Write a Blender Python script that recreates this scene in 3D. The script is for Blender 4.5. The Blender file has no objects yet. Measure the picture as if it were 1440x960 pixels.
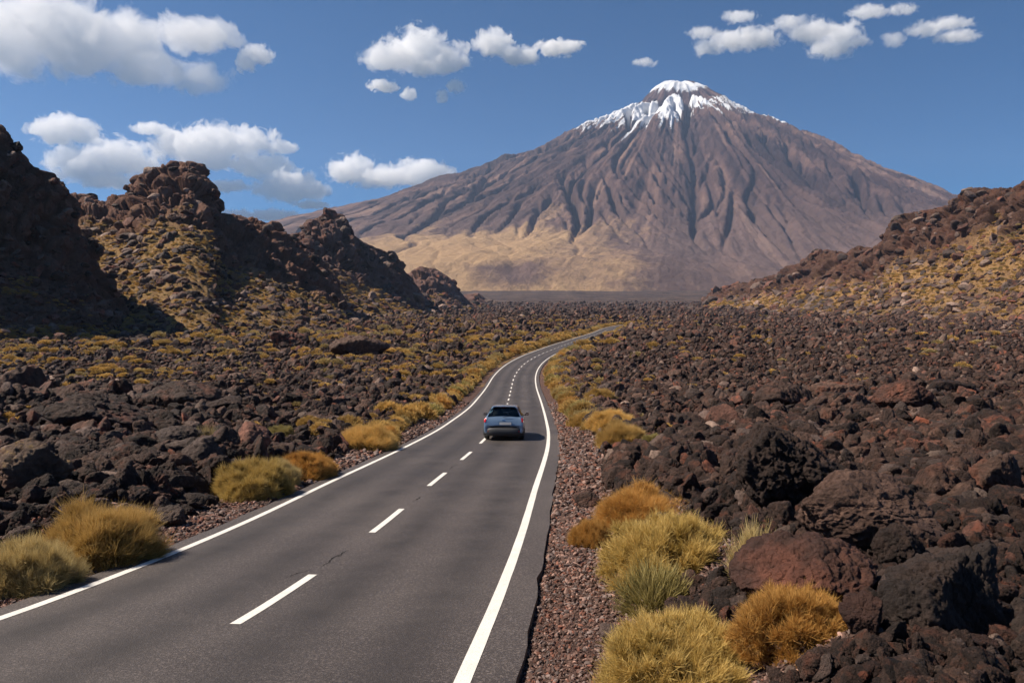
import bpy, bmesh, math, random
import numpy as np
from mathutils import Vector, Matrix
R = math.radians
rng = np.random.default_rng(7)
random.seed(7)
scene = bpy.context.scene
COL = scene.collection

# ------------------------------------------------------------------ camera
cam = bpy.data.cameras.new('camera'); cam_o = bpy.data.objects.new('camera', cam); COL.objects.link(cam_o)
cam.sensor_width = 36.0; cam.lens = 25.0; cam.clip_start = 0.05; cam.clip_end = 60000
cam_o.location = (0, 0, 0); cam_o.rotation_euler = (R(90) - math.atan(0.05), 0, 0)
scene.camera = cam_o
# ------------------------------------------------------------------ sky and sun
SUN = Vector((-0.86, 0.06, 1.0)).normalized()
EL = math.asin(SUN.z); AZ = math.atan2(SUN.x, SUN.y)
w = bpy.data.worlds.new('World'); scene.world = w; w.use_nodes = True
nt = w.node_tree; nt.nodes.clear()
sky = nt.nodes.new('ShaderNodeTexSky'); sky.sky_type = 'NISHITA'; sky.sun_disc = False
sky.sun_elevation = EL; sky.sun_rotation = AZ
sky.altitude = 2300; sky.air_density = 0.85; sky.dust_density = 0.15; sky.ozone_density = 4.0
bg = nt.nodes.new('ShaderNodeBackground'); bg.inputs['Strength'].default_value = 0.052
wo = nt.nodes.new('ShaderNodeOutputWorld')
tint = nt.nodes.new('ShaderNodeMix'); tint.data_type = 'RGBA'; tint.blend_type = 'MULTIPLY'; tint.inputs[0].default_value = 1.0
tint.inputs[7].default_value = (.18, .72, 1.0, 1)
nt.links.new(sky.outputs[0], tint.inputs[6]); nt.links.new(tint.outputs[2], bg.inputs[0]); nt.links.new(bg.outputs[0], wo.inputs[0])
sl = bpy.data.lights.new('sun', 'SUN'); sl.energy = 5.0; sl.angle = R(0.5); sl.color = (1.0, 0.885, 0.74)
so = bpy.data.objects.new('sun', sl); COL.objects.link(so)
so.rotation_euler = SUN.to_track_quat('Z', 'Y').to_euler()
scene.view_settings.view_transform = 'Standard'; scene.view_settings.look = 'None'
scene.view_settings.gamma = 1.0; scene.view_settings.exposure = 0.74; scene.view_settings.use_curve_mapping = False
cy = scene.cycles
cy.use_denoising = True; cy.max_bounces = 20; cy.diffuse_bounces = 2; cy.glossy_bounces = 2
cy.transmission_bounces = 4; cy.volume_bounces = 18; cy.transparent_max_bounces = 12
cy.use_adaptive_sampling = True; cy.adaptive_threshold = 0.02
cy.caustics_reflective = False; cy.caustics_refractive = False
HAZE = 4.5e-5
cy.volume_step_rate = 1.0; cy.volume_max_steps = 256

# ------------------------------------------------------------------ noise
def _h(ix, iy, iz, s):
    h = (ix.astype(np.uint32) * np.uint32(374761393)) ^ (iy.astype(np.uint32) * np.uint32(668265263)) ^ (iz.astype(np.uint32) * np.uint32(2147483647 ^ 83492791)) ^ np.uint32((s * 2654435761) & 0xffffffff)
    h = (h ^ (h >> np.uint32(13))) * np.uint32(1274126177)
    h = (h ^ (h >> np.uint32(16))) * np.uint32(2246822519)
    return h ^ (h >> np.uint32(15))
def noise(x, y, z=None, s=0):
    x = np.asarray(x, np.float64); y = np.asarray(y, np.float64)
    z = np.zeros_like(x) if z is None else np.asarray(z, np.float64)
    fx, fy, fz = np.floor(x), np.floor(y), np.floor(z)
    ix, iy, iz = fx.astype(np.int64), fy.astype(np.int64), fz.astype(np.int64)
    x = (x - fx).astype(np.float32); y = (y - fy).astype(np.float32); z = (z - fz).astype(np.float32)
    u = x*x*x*(x*(x*6-15)+10); v = y*y*y*(y*(y*6-15)+10); t = z*z*z*(z*(z*6-15)+10)
    out = 0
    for dx in (0, 1):
        wx = u if dx else 1-u
        for dy in (0, 1):
            wy = v if dy else 1-v
            for dz in (0, 1):
                wz = t if dz else 1-t
                h = _h(ix+dx, iy+dy, iz+dz, s)
                gx = (h & np.uint32(255)).astype(np.float32)/127.5-1
                gy = ((h >> np.uint32(8)) & np.uint32(255)).astype(np.float32)/127.5-1
                gz = ((h >> np.uint32(16)) & np.uint32(255)).astype(np.float32)/127.5-1
                out = out + wx*wy*wz*(gx*(x-dx)+gy*(y-dy)+gz*(z-dz))
    return out*1.35
def fbm(x, y, z=None, o=4, s=0, g=.5):
    a = 1.; f = 1.; r = 0; n = 0
    z = np.zeros_like(np.asarray(x, float)) if z is None else z
    for i in range(o):
        r = r + a*noise(x*f+i*17.3, y*f+i*5.1, z*f+i*9.7, s+i); n += a; a *= g; f *= 2.03
    return r/n
def ridged(x, y, z=None, o=4, s=0, g=.5):
    a = 1.; f = 1.; r = 0; n = 0
    z = np.zeros_like(np.asarray(x, float)) if z is None else z
    for i in range(o):
        r = r + a*(1-2*np.abs(noise(x*f+i*13.3, y*f+i*7.1, z*f+i*3.7, s+i))); n += a; a *= g; f *= 2.05
    return r/n
def worley(x, y, z, s=0):
    ix, iy, iz = np.floor(x).astype(np.int64), np.floor(y).astype(np.int64), np.floor(z).astype(np.int64)
    f1 = np.full(np.shape(x), 9., np.float32); f2 = f1.copy(); idv = np.zeros(np.shape(x), np.float32)
    for a in (-1, 0, 1):
        for b in (-1, 0, 1):
            for c in (-1, 0, 1):
                h = _h(ix+a, iy+b, iz+c, s)
                px = ix+a+(h & np.uint32(1023)).astype(np.float32)/1023
                py = iy+b+((h >> np.uint32(10)) & np.uint32(1023)).astype(np.float32)/1023
                pz = iz+c+((h >> np.uint32(20)) & np.uint32(1023)).astype(np.float32)/1023
                d = np.sqrt((px-x)**2+(py-y)**2+(pz-z)**2).astype(np.float32)
                m = d < f1
                f2 = np.where(m, f1, np.minimum(f2, d)); idv = np.where(m, (h & np.uint32(0xffff)).astype(np.float32)/65535, idv); f1 = np.where(m, d, f1)
    return f1, f2, idv
def sst(a, b, x):
    t = np.clip((x-a)/(b-a), 0, 1); return t*t*(3-2*t)

# ------------------------------------------------------------------ ground profile and road line
ZK = np.array([(-400, 0), (-60, -1.3), (-20, -1.75), (0, -2.35), (4, -2.92), (9, -3.78), (14, -4.38), (20, -4.91), (28, -5.63), (40, -6.71), (60, -8.2), (90, -9.5), (140, -9.7), (300, -9.7), (450, -9.7), (700, -9), (1000, -5.5), (2000, 24), (3000, 84), (4000, 150), (6000, 200), (30000, 260)], float)
def pchip(xk, yk):
    h = np.diff(xk); d = np.diff(yk)/h; m = np.zeros(len(xk))
    for i in range(1, len(xk)-1):
        if d[i-1]*d[i] > 0: m[i] = 2*d[i-1]*d[i]/(d[i-1]+d[i])
    m[0] = d[0]; m[-1] = d[-1]
    def f(x):
        x = np.clip(np.asarray(x, float), xk[0], xk[-1]); i = np.clip(np.searchsorted(xk, x, 'right')-1, 0, len(h)-1)
        t = (x-xk[i])/h[i]; t2 = t*t; t3 = t2*t
        return (2*t3-3*t2+1)*yk[i]+(t3-2*t2+t)*h[i]*m[i]+(-2*t3+3*t2)*yk[i+1]+(t3-t2)*h[i]*m[i+1]
    return f
zf = pchip(ZK[:, 0], ZK[:, 1])
CP = np.array([(-6.5, -60), (-5.2, -30), (-4.2, -10), (-3.75, 0), (-3.45, 4), (-3.17, 7.7), (-2.92, 10.5), (-2.66, 13.5), (-2.25, 18.5), (-1.85, 23), (-1.45, 28), (-1.1, 34), (-.75, 44), (-.42, 57), (-.22, 70), (-.05, 82), (.3, 95), (1.1, 108), (2.4, 121), (4.6, 136), (8.6, 156), (14.1, 181.3), (21.5, 212), (31.2, 253), (44.8, 316), (58.5, 361), (74, 392), (98, 418), (130, 436), (175, 452), (230, 470)], float)
def catmull(P, n):
    out = []
    P = np.vstack([2*P[0]-P[1], P, 2*P[-1]-P[-2]])
    for i in range(1, len(P)-2):
        p0, p1, p2, p3 = P[i-1:i+3]
        # centripetal-ish tangent scaling
        d1 = np.linalg.norm(p2-p1); d0 = np.linalg.norm(p1-p0); d2 = np.linalg.norm(p3-p2)
        m1 = ((p2-p1)/d1*d0+(p1-p0)/d0*d1)/(d0+d1)*d1; m2 = ((p3-p2)/d2*d1+(p2-p1)/d1*d2)/(d1+d2)*d1
        k = max(2, int(math.ceil(d1*n)))
        for t in np.arange(k)/k:
            out.append((2*t**3-3*t**2+1)*p1+(t**3-2*t**2+t)*m1+(-2*t**3+3*t**2)*p2+(t**3-t**2)*m2)
    out.append(P[-2]); return np.array(out)
def resample(P, step):
    d = np.r_[0, np.cumsum(np.hypot(*np.diff(P, axis=0).T))]; t = np.arange(0, d[-1], step)
    return np.c_[np.interp(t, d, P[:, 0]), np.interp(t, d, P[:, 1])], t
CL, CS = resample(catmull(CP, 1.0), 0.5)
for _ in range(6): CL[1:-1] = (CL[:-2]+2*CL[1:-1]+CL[2:])/4
TG = np.gradient(CL, axis=0); TG /= np.linalg.norm(TG, axis=1)[:, None]
NR = np.c_[TG[:, 1], -TG[:, 0]]          # to the right
CLc = CL[::6]; NRc = NR[::6]
def road_off(X, Y):
    """signed distance from the centre line, + on the right; also index into CL"""
    X = np.asarray(X, float).ravel(); Y = np.asarray(Y, float).ravel()
    off = np.empty(len(X)); idx = np.empty(len(X), int)
    for a in range(0, len(X), 40000):
        x = X[a:a+40000]; y = Y[a:a+40000]
        d = (x[:, None]-CLc[None, :, 0])**2+(y[:, None]-CLc[None, :, 1])**2
        k = d.argmin(1)
        o = (x-CLc[k, 0])*NRc[k, 0]+(y-CLc[k, 1])*NRc[k, 1]
        e = np.sqrt(d[np.arange(len(k)), k]); far = e > np.abs(o)*1.5+4
        off[a:a+40000] = np.where(far, np.sign(o+1e-9)*e, o); idx[a:a+40000] = k*6
    return off, idx
RL, RR = -3.22, 3.34      # asphalt edges
def ground_z(X, Y, detail=True):
    shp = np.shape(X); X = np.asarray(X, float).ravel(); Y = np.asarray(Y, float).ravel()
    off, _ = road_off(X, Y)
    d = np.maximum(off-RR, RL-off)                 # distance outside the asphalt
    z = zf(Y)
    far = np.clip(np.hypot(X, Y), 1, None)
    a = sst(0.9, 3.2, d+0.5*noise(X*.5, Y*.5, s=3)*np.clip(d, 0, 1))
    b = sst(3, 30, d)
    b2 = sst(1.5, 9, d)
    rel = 0.10*a + b*(0.45+1.3*fbm(X/26, Y/26, s=11, o=3)) + a*0.45*fbm(X/5., Y/5., s=12, o=3)+b2*1.0*fbm(X/11., Y/11., s=19, o=2)
    r1 = ridged(X/2.6, Y/2.6, s=13, o=3)
    rel += a*0.46*r1*sst(0, 2, d)
    big = sst(60, 300, far)
    rel += a*big*1.4*ridged(X/17, Y/17, s=14, o=3)*b
    rel += sst(350, 1200, far)*b*2.2*fbm(X/110, Y/110, s=15, o=4)
    if detail:
        m = far < 60
        if m.any():
            rel[m] += a[m]*0.17*ridged(X[m]/.55, Y[m]/.55, s=16, o=2)+0.015*noise(X[m]/.12, Y[m]/.12, s=18)*sst(0, .3, d[m])
    sink = -(0.05+0.0006*np.clip(Y, 0, 500))*(1-sst(0.0, 0.10, d))-0.035*(1-sst(.15, .6, d))-.02
    return (z+rel+sink).reshape(shp)
def pix(px, py):
    u = (px-720)/1000; v = (480-py)/1000; th = math.atan(.05)
    y = math.cos(th)+v*math.sin(th); z = -math.sin(th)+v*math.cos(th)
    return u/y, z/y
def at(px, py, Y):
    a, b = pix(px, py); return Vector((a*Y, Y, b*Y))
def on_ground(px, py):
    """where the sight line meets the terrain"""
    a, b = pix(px, py); Ys = np.exp(np.linspace(math.log(4), math.log(700), 900))
    g = b*Ys-ground_z(a*Ys, Ys, False); i = int(np.argmax(g < 0))
    if i == 0: return Vector((a*400, 400, float(ground_z([a*400], [400])[0])))
    Y = Ys[i]; return Vector((a*Y, Y, float(ground_z([a*Y], [Y])[0])))

# ------------------------------------------------------------------ materials
def mat(name):
    m = bpy.data.materials.new(name); m.use_nodes = True; n = m.node_tree; n.nodes.clear()
    b = n.nodes.new('ShaderNodeBsdfPrincipled'); o = n.nodes.new('ShaderNodeOutputMaterial')
    n.links.new(b.outputs[0], o.inputs[0]); b.inputs['Roughness'].default_value = .85
    b.inputs['Specular IOR Level'].default_value = .25
    return m, n, b
def N(n, t, **k):
    d = n.nodes.new('ShaderNode'+t)
    for a, v in k.items(): setattr(d, a, v)
    return d
def sock(n, d, key, v):
    if hasattr(v, 'links') or isinstance(v, bpy.types.NodeSocket): n.links.new(v, d.inputs[key])
    else: d.inputs[key].default_value = v
def nz(n, vec, scale, detail=6, rough=.6, dist=0.):
    d = N(n, 'TexNoise'); n.links.new(vec, d.inputs['Vector'])
    d.inputs['Scale'].default_value = scale; d.inputs['Detail'].default_value = detail
    d.inputs['Roughness'].default_value = rough; d.inputs['Distortion'].default_value = dist
    return d.outputs['Fac']
def ramp(n, fac, stops):
    d = N(n, 'ValToRGB'); n.links.new(fac, d.inputs[0]); e = d.color_ramp.elements
    while len(e) < len(stops): e.new(.5)
    for el, (p, c) in zip(e, stops):
        el.position = p; el.color = (c, c, c, 1) if isinstance(c, (int, float)) else (*c, 1)
    return d.outputs[0]
def mix(n, f, a, b, bt='MIX'):
    d = N(n, 'Mix', data_type='RGBA', blend_type=bt)
    for i, v in ((0, f), (6, a), (7, b)):
        if isinstance(v, bpy.types.NodeSocket): n.links.new(v, d.inputs[i])
        else: d.inputs[i].default_value = v if i == 0 else (*v, 1)
    return d.outputs[2]
def mth(n, op, a, b=0., c=None, clamp=False):
    d = N(n, 'Math', operation=op, use_clamp=clamp)
    for i, v in ((0, a), (1, b), (2, c)):
        if v is None: continue
        if isinstance(v, bpy.types.NodeSocket): n.links.new(v, d.inputs[i])
        else: d.inputs[i].default_value = v
    return d.outputs[0]
def bump(n, b, h, strength, dist, prev=None):
    d = N(n, 'Bump'); n.links.new(h, d.inputs['Height']); d.inputs['Strength'].default_value = strength
    d.inputs['Distance'].default_value = dist
    if prev: n.links.new(prev, d.inputs['Normal'])
    n.links.new(d.outputs[0], b.inputs['Normal']); return d.outputs[0]
def attr(n, name, out='Fac'):
    d = N(n, 'Attribute', attribute_name=name); return d.outputs[out]
def pos(n): return N(n, 'NewGeometry').outputs['Position']
def objc(n): return N(n, 'TexCoord').outputs['Object']

def lava_mat(name, dark, mid, light, rust=(.13, .045, .025), rustamt=.5, lichen=0., warmtop=None):
    m, n, b = mat(name); P = objc(n)
    rnd = N(n, 'ObjectInfo').outputs['Random']
    off = N(n, 'VectorMath', operation='ADD'); n.links.new(P, off.inputs[0])
    cb = N(n, 'CombineXYZ'); n.links.new(mth(n, 'MULTIPLY', rnd, 37.), cb.inputs[0]); n.links.new(mth(n, 'MULTIPLY', rnd, 91.), cb.inputs[1])
    n.links.new(cb.outputs[0], off.inputs[1]); V = off.outputs[0]
    a = nz(n, V, 2.2, 8, .7)
    c = ramp(n, a, [(.3, dark), (.52, mid), (.75, light)])
    tone = mth(n, 'MULTIPLY_ADD', mth(n, 'POWER', rnd, 1.6), 1.3, .42)
    c = mix(n, 1., c, tone_rgb(n, tone), 'MULTIPLY')
    r = ramp(n, nz(n, V, 1.1, 4, .6), [(.5, 0.), (.68, 1.)])
    rr = mth(n, 'MULTIPLY', r, mth(n, 'MULTIPLY', mth(n, 'FRACT', mth(n, 'MULTIPLY', rnd, 7.31)), rustamt*1.6), clamp=True)
    c = mix(n, rr, c, rust)
    if lichen:
        l = ramp(n, nz(n, V, 5., 6, .75), [(.52, 0.), (.62, 1.)])
        g = N(n, 'NewGeometry'); sp = N(n, 'SeparateXYZ'); n.links.new(g.outputs['Normal'], sp.inputs[0])
        up = mth(n, 'MULTIPLY', ramp(n, sp.outputs[2], [(.45, 0.), (.85, 1.)]), l)
        c = mix(n, mth(n, 'MULTIPLY', up, lichen), c, (.24, .15, .045))
    n.links.new(c, b.inputs['Base Color'])
    h1 = nz(n, V, 5., 8, .75)
    v = N(n, 'TexVoronoi'); n.links.new(V, v.inputs['Vector']); v.inputs['Scale'].default_value = 14.
    p = bump(n, b, h1, .9, .16); bump(n, b, v.outputs[0], .35, .05, p)
    b.inputs['Roughness'].default_value = .8; b.inputs['Specular IOR Level'].default_value = .3
    return m
def tone_rgb(n, v):
    d = N(n, 'CombineColor'); [n.links.new(v, d.inputs[i]) for i in range(3)]; return d.outputs[0]
M = {}
M['lava'] = lava_mat('lava_rock', (.018, .0105, .008), (.050, .028, .021), (.125, .074, .055))
M['lava_brown'] = lava_mat('brown_lava_rock', (.025, .014, .010), (.066, .037, .027), (.15, .088, .065), rustamt=.9)
M['lava_grey'] = lava_mat('grey_lava_rock', (.036, .024, .020), (.088, .059, .049), (.18, .127, .105), rustamt=.2)
M['lava_pale'] = lava_mat('pale_lava_rock', (.07, .047, .037), (.17, .115, .09), (.29, .205, .16), rustamt=.3)
M['lava_rust'] = lava_mat('rust_lava_rock', (.035, .018, .013), (.10, .045, .032), (.20, .095, .065), rust=(.24, .075, .04), rustamt=1.)
M['lava_moss'] = lava_mat('lichen_lava_rock', (.030, .019, .014), (.07, .045, .033), (.14, .095, .06), lichen=.9)

def asphalt_mat():
    m, n, b = mat('asphalt'); P = pos(n)
    a = nz(n, P, .22, 7, .68); s = nz(n, P, 34., 4, .85)
    vo = N(n, 'TexVoronoi'); n.links.new(P, vo.inputs['Vector']); vo.inputs['Scale'].default_value = 75.
    c = ramp(n, a, [(.36, (.034, .027, .025)), (.64, (.066, .054, .050))])
    c = mix(n, ramp(n, s, [(.50, 0.), (.72, .85)]), c, (.26, .215, .195))
    c = mix(n, ramp(n, vo.outputs['Distance'], [(.0, .7), (.22, 0.)]), c, (.012, .010, .010))
    t = attr(n, 'track'); c = mix(n, mth(n, 'MULTIPLY', t, mth(n, 'MULTIPLY', nz(n, P, .9, 3, .6), 1.4), clamp=True), c, (.026, .021, .0195))
    # a few sealed cracks

    n.links.new(c, b.inputs['Base Color'])
    b.inputs['Specular IOR Level'].default_value = .42
    n.links.new(ramp(n, a, [(.3, .60), (.7, .72)]), b.inputs['Roughness'])
    h = mth(n, 'ADD', s, vo.outputs['Distance']); bump(n, b, h, .55, .008)
    return m
def paint_mat():
    m, n, b = mat('road_paint'); P = pos(n)
    a = nz(n, P, 60., 4, .8); d = nz(n, P, 2.5, 4, .6)
    c = mix(n, ramp(n, a, [(.56, 0.), (.66, .85)]), (.70, .67, .62), (.16, .145, .135))
    c = mix(n, ramp(n, d, [(.4, 0.), (.75, .35)]), c, (.42, .39, .36))
    n.links.new(c, b.inputs['Base Color']); b.inputs['Roughness'].default_value = .7; bump(n, b, a, .3, .004)
    return m
def ground_mat():
    m, n, b = mat('volcanic_ground'); P = pos(n)
    a = nz(n, P, 1.3, 8, .7); f = nz(n, P, 11., 6, .75)
    lava = ramp(n, a, [(.3, (.016, .011, .010)), (.55, (.045, .028, .024)), (.78, (.10, .064, .052))])
    # red gravel of the verge
    vo = N(n, 'TexVoronoi'); n.links.new(P, vo.inputs['Vector']); vo.inputs['Scale'].default_value = 26.
    gr = mix(n, ramp(n, vo.outputs['Distance'], [(.0, 0.), (.6, .8)]), (.15, .085, .068), (.055, .03, .026))
    cc = N(n, 'SeparateColor'); n.links.new(vo.outputs['Color'], cc.inputs[0])
    gr = mix(n, mth(n, 'MULTIPLY', cc.outputs[0], .6), gr, (.20, .12, .095))
    c = mix(n, attr(n, 'verge'), lava, gr)
    # dry yellow scrub and pale ash on the plain
    g = ramp(n, mth(n, 'ADD', attr(n, 'scrub'), mth(n, 'MULTIPLY', mth(n, 'SUBTRACT', nz(n, P, .16, 8, .8), .5), 1.3)), [(.50, 0.), (.62, 1.)])
    c = mix(n, mth(n, 'MULTIPLY', g, .85), c, mix(n, f, (.16, .09, .035), (.40, .26, .10)))
    fr = attr(n, 'far')
    fl = ramp(n, nz(n, P, .02, 9, .78), [(.38, (.020, .014, .013)), (.52, (.062, .042, .035)), (.66, (.15, .105, .08))])
    c = mix(n, fr, c, fl)
    n.links.new(c, b.inputs['Base Color'])
    p = bump(n, b, f, .8, .10); p = bump(n, b, nz(n, P, 45., 4, .7), .5, .02, p); bump(n, b, nz(n, P, .5, 7, .8), .8, .9, p)
    b.inputs['Specular IOR Level'].default_value = .15
    return m
def hill_mat(name, gold_amt=.0, rock=((.07, .040, .031), (.20, .108, .078), (.34, .20, .15)), gold=(.50, .31, .13)):
    m, n, b = mat(name); P = pos(n)
    a = nz(n, P, .10, 9, .75); f = nz(n, P, .9, 7, .78)
    rk = ramp(n, mth(n, 'MULTIPLY_ADD', f, .5, mth(n, 'MULTIPLY', a, .5)), [(.34, rock[0]), (.5, rock[1]), (.68, rock[2])])
    rk = mix(n, ramp(n, nz(n, P, .045, 5, .6), [(.5, 0.), (.7, .7)]), rk, (.15, .062, .04))
    # scree and grass on the gentle parts
    sc = ramp(n, f, [(.35, (.075, .045, .034)), (.62, (.20, .125, .088))])
    gm = mth(n, 'ADD', attr(n, 'gold'), mth(n, 'MULTIPLY', mth(n, 'SUBTRACT', mth(n, 'MULTIPLY_ADD', nz(n, P, .28, 8, .8), .6, mth(n, 'MULTIPLY', f, .4)), .5), 2.2))
    gm = mth(n, 'ADD', gm, mth(n, 'MULTIPLY', mth(n, 'SUBTRACT', nz(n, P, 1.9, 6, .8), .5), 1.5))
    gf = ramp(n, gm, [(.25, 0.), (.85, .92)])
    gold2 = tuple(v*.36 for v in gold)
    sc = mix(n, gf, sc, mix(n, f, gold2, gold))
    c = mix(n, attr(n, 'rock'), sc, rk)
    n.links.new(c, b.inputs['Base Color'])
    p = bump(n, b, f, 1., 1.6); bump(n, b, nz(n, P, 3.5, 6, .75), .8, .35, p)
    b.inputs['Specular IOR Level'].default_value = .12
    return m
def volcano_mat():
    m, n, b = mat('volcano_slopes'); P = pos(n)
    a = nz(n, P, .0035, 9, .72); f = nz(n, P, .02, 8, .75)
    t = mth(n, 'MULTIPLY_ADD', attr(n, 'streak'), .55, mth(n, 'MULTIPLY', a, .45))
    c = ramp(n, t, [(.30, (.035, .021, .021)), (.47, (.078, .046, .041)), (.60, (.16, .095, .075)), (.76, (.29, .185, .135))])  # rock tones; the contrast also paints sunlit ridges against shaded gullies
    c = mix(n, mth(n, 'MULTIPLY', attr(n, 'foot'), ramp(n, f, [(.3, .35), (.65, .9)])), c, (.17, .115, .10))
    gm = ramp(n, mth(n, 'ADD', attr(n, 'gold'), mth(n, 'MULTIPLY', mth(n, 'SUBTRACT', mth(n, 'MULTIPLY_ADD', a, .6, mth(n, 'MULTIPLY', f, .4)), .5), 1.6)), [(.30, 0.), (.68, .95)])
    c = mix(n, gm, c, mix(n, f, (.30, .18, .095), (.56, .375, .20)))
    sn = ramp(n, mth(n, 'ADD', attr(n, 'snow'), mth(n, 'MULTIPLY', mth(n, 'SUBTRACT', f, .5), 1.2)), [(.40, 0.), (.60, 1.)])
    c = mix(n, sn, c, (.62, .64, .68))
    n.links.new(c, b.inputs['Base Color'])
    h = mth(n, 'MULTIPLY', f, mth(n, 'MULTIPLY_ADD', sn, -.8, 1.)); bump(n, b, h, .9, 32.)
    b.inputs['Specular IOR Level'].default_value = .1
    return m
M['asphalt'] = asphalt_mat(); M['paint'] = paint_mat(); M['ground'] = ground_mat(); M['volcano'] = volcano_mat()
M['hill'] = hill_mat('hillside'); M['hill_far'] = hill_mat('far_hillside', rock=((.06, .037, .032), (.15, .086, .070), (.26, .16, .125)))
M['hill_right'] = hill_mat('sunny_hillside', rock=((.035, .020, .016), (.092, .050, .036), (.18, .10, .070)), gold=(.50, .29, .115))

def broom_mat(name, base, mid, tip):
    m, n, b = mat(name)
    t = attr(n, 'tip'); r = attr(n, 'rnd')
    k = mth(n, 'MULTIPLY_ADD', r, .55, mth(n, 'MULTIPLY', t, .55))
    c = ramp(n, k, [(.0, base), (.42, mid), (.92, tip)])  # dark first stop: dead blades, and the shade inside the bush as colour
    ob = N(n, 'ObjectInfo').outputs['Random']
    c = mix(n, 1., c, tone_rgb(n, mth(n, 'MULTIPLY_ADD', ob, .45, .75)), 'MULTIPLY')
    n.links.new(c, b.inputs['Base Color']); b.inputs['Roughness'].default_value = .6
    tr = N(n, 'BsdfTranslucent'); n.links.new(c, tr.inputs[0]); ms = N(n, 'MixShader'); ms.inputs[0].default_value = .32
    out = [x for x in n.nodes if x.type == 'OUTPUT_MATERIAL'][0]
    n.links.new(b.outputs[0], ms.inputs[1]); n.links.new(tr.outputs[0], ms.inputs[2]); n.links.new(ms.outputs[0], out.inputs[0])
    return m
M['golden'] = broom_mat('golden_broom', (.060, .040, .013), (.36, .220, .048), (.76, .505, .18))
M['moss'] = broom_mat('mossy_broom', (.050, .038, .012), (.32, .215, .046), (.72, .52, .185))
M['orange'] = broom_mat('orange_broom', (.055, .026, .010), (.34, .165, .034), (.70, .40, .115))
M['olive'] = broom_mat('olive_broom', (.045, .038, .012), (.27, .215, .055), (.60, .49, .20))
M['straw'] = broom_mat('straw_broom', (.055, .038, .018), (.29, .20, .065), (.60, .47, .22))
def simple(name, col, rough=.5, metal=0., coat=0., spec=.5, trans=0.):
    m, n, b = mat(name)
    P = objc(n); c = mix(n, ramp(n, nz(n, P, 9., 4, .6), [(.4, 0.), (.8, .25)]), col, tuple(v*.75+.01 for v in col))
    n.links.new(c, b.inputs['Base Color']); b.inputs['Roughness'].default_value = rough; b.inputs['Metallic'].default_value = metal
    b.inputs['Coat Weight'].default_value = coat; b.inputs['Coat Roughness'].default_value = .05; b.inputs['Specular IOR Level'].default_value = spec
    return m
M['twig'] = simple('dry_twig', (.14, .095, .06), .9)

# ------------------------------------------------------------------ mesh helpers
def mesh_from(name, V, F, m=None, smooth=True, attrs=None):
    me = bpy.data.meshes.new(name); V = np.asarray(V, np.float32); F = np.asarray(F, np.int32)
    me.vertices.add(len(V)); me.vertices.foreach_set('co', V.ravel())
    k = F.shape[1]; me.loops.add(F.size); me.loops.foreach_set('vertex_index', F.ravel())
    me.polygons.add(len(F)); me.polygons.foreach_set('loop_start', np.arange(0, F.size, k, dtype=np.int32))
    me.update(calc_edges=True)
    me.polygons.foreach_set('use_smooth', np.full(len(F), smooth, bool))
    if attrs:
        for a, v in attrs.items():
            at_ = me.attributes.new(a, 'FLOAT', 'POINT'); at_.data.foreach_set('value', np.asarray(v, np.float32).ravel())
    if m: me.materials.append(m)
    me.validate(); return me
def put(name, me, parent=None, loc=None, rot=None, scale=None):
    o = bpy.data.objects.new(name, me); COL.objects.link(o)
    if parent: o.parent = parent
    if loc is not None: o.location = loc
    if rot is not None: o.rotation_euler = rot
    if scale is not None: o.scale = scale
    return o
def tag(o, label=None, cat=None, group=None, kind=None):
    for k, v in (('label', label), ('category', cat), ('group', group), ('kind', kind)):
        if v: o[k] = v
    return o
def grid_faces(nr, nc, wrap=False):
    i = np.arange(nr-1)[:, None]; j = np.arange(nc if wrap else nc-1)[None]; j2 = (j+1) % nc
    return np.stack([i*nc+j, i*nc+j2, (i+1)*nc+j2, (i+1)*nc+j], -1).reshape(-1, 4)

# ------------------------------------------------------------------ ground sheet
nr, nc = 880, 1000
rad = np.r_[0.4, np.exp(np.linspace(math.log(2.0), math.log(9000), nr-1))]
an = np.tan(np.linspace(-1, 1, nc)*1.02)/math.tan(1.02)*0.9
an = np.sign(an)*np.abs(an)**1.0
ang = np.linspace(-1.0, 1.0, nc); ang = np.sign(ang)*(np.abs(ang)*.88+.0*ang**2)          # about +-50 deg of fine columns
ang = np.where(np.abs(ang) > .80, np.sign(ang)*(.80+(np.abs(ang)-.80)*20), ang)              # and a coarse fan out to +-137 deg
GX = rad[:, None]*np.sin(ang)[None]; GY = rad[:, None]*np.cos(ang)[None]-4.0
GZ = ground_z(GX, GY)
off, _ = road_off(GX, GY); dd = np.maximum(off-RR, RL-off).reshape(GX.shape)
side_l = (off < 0).reshape(GX.shape)
verge = 1-sst(.9, 2.6, dd+.8*noise(GX*.7, GY*.7, s=5)-np.where(side_l, 0, .5))
dist = np.hypot(GX, GY)
pxx = GX/np.maximum(GY, 1)*1000+720
scrub = .24*sst(30, 160, dist)*np.where(side_l, 1., .15)+.35*(1-sst(3, 7, np.abs(dd)))*sst(40, 80, dist)
scrub += np.where(side_l, .22*sst(110, 190, dist)*(1-sst(350, 700, dist)), .25*sst(300, 420, dist)*(1-sst(600, 900, dist))*sst(900, 1050, pxx))
ground = put('ground', mesh_from('ground', np.c_[GX.ravel(), GY.ravel(), GZ.ravel()], grid_faces(nr, nc)[:, ::-1], M['ground'],
             attrs={'verge': verge, 'scrub': scrub, 'far': sst(380, 800, dist)}))
tag(ground, kind='structure')

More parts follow.
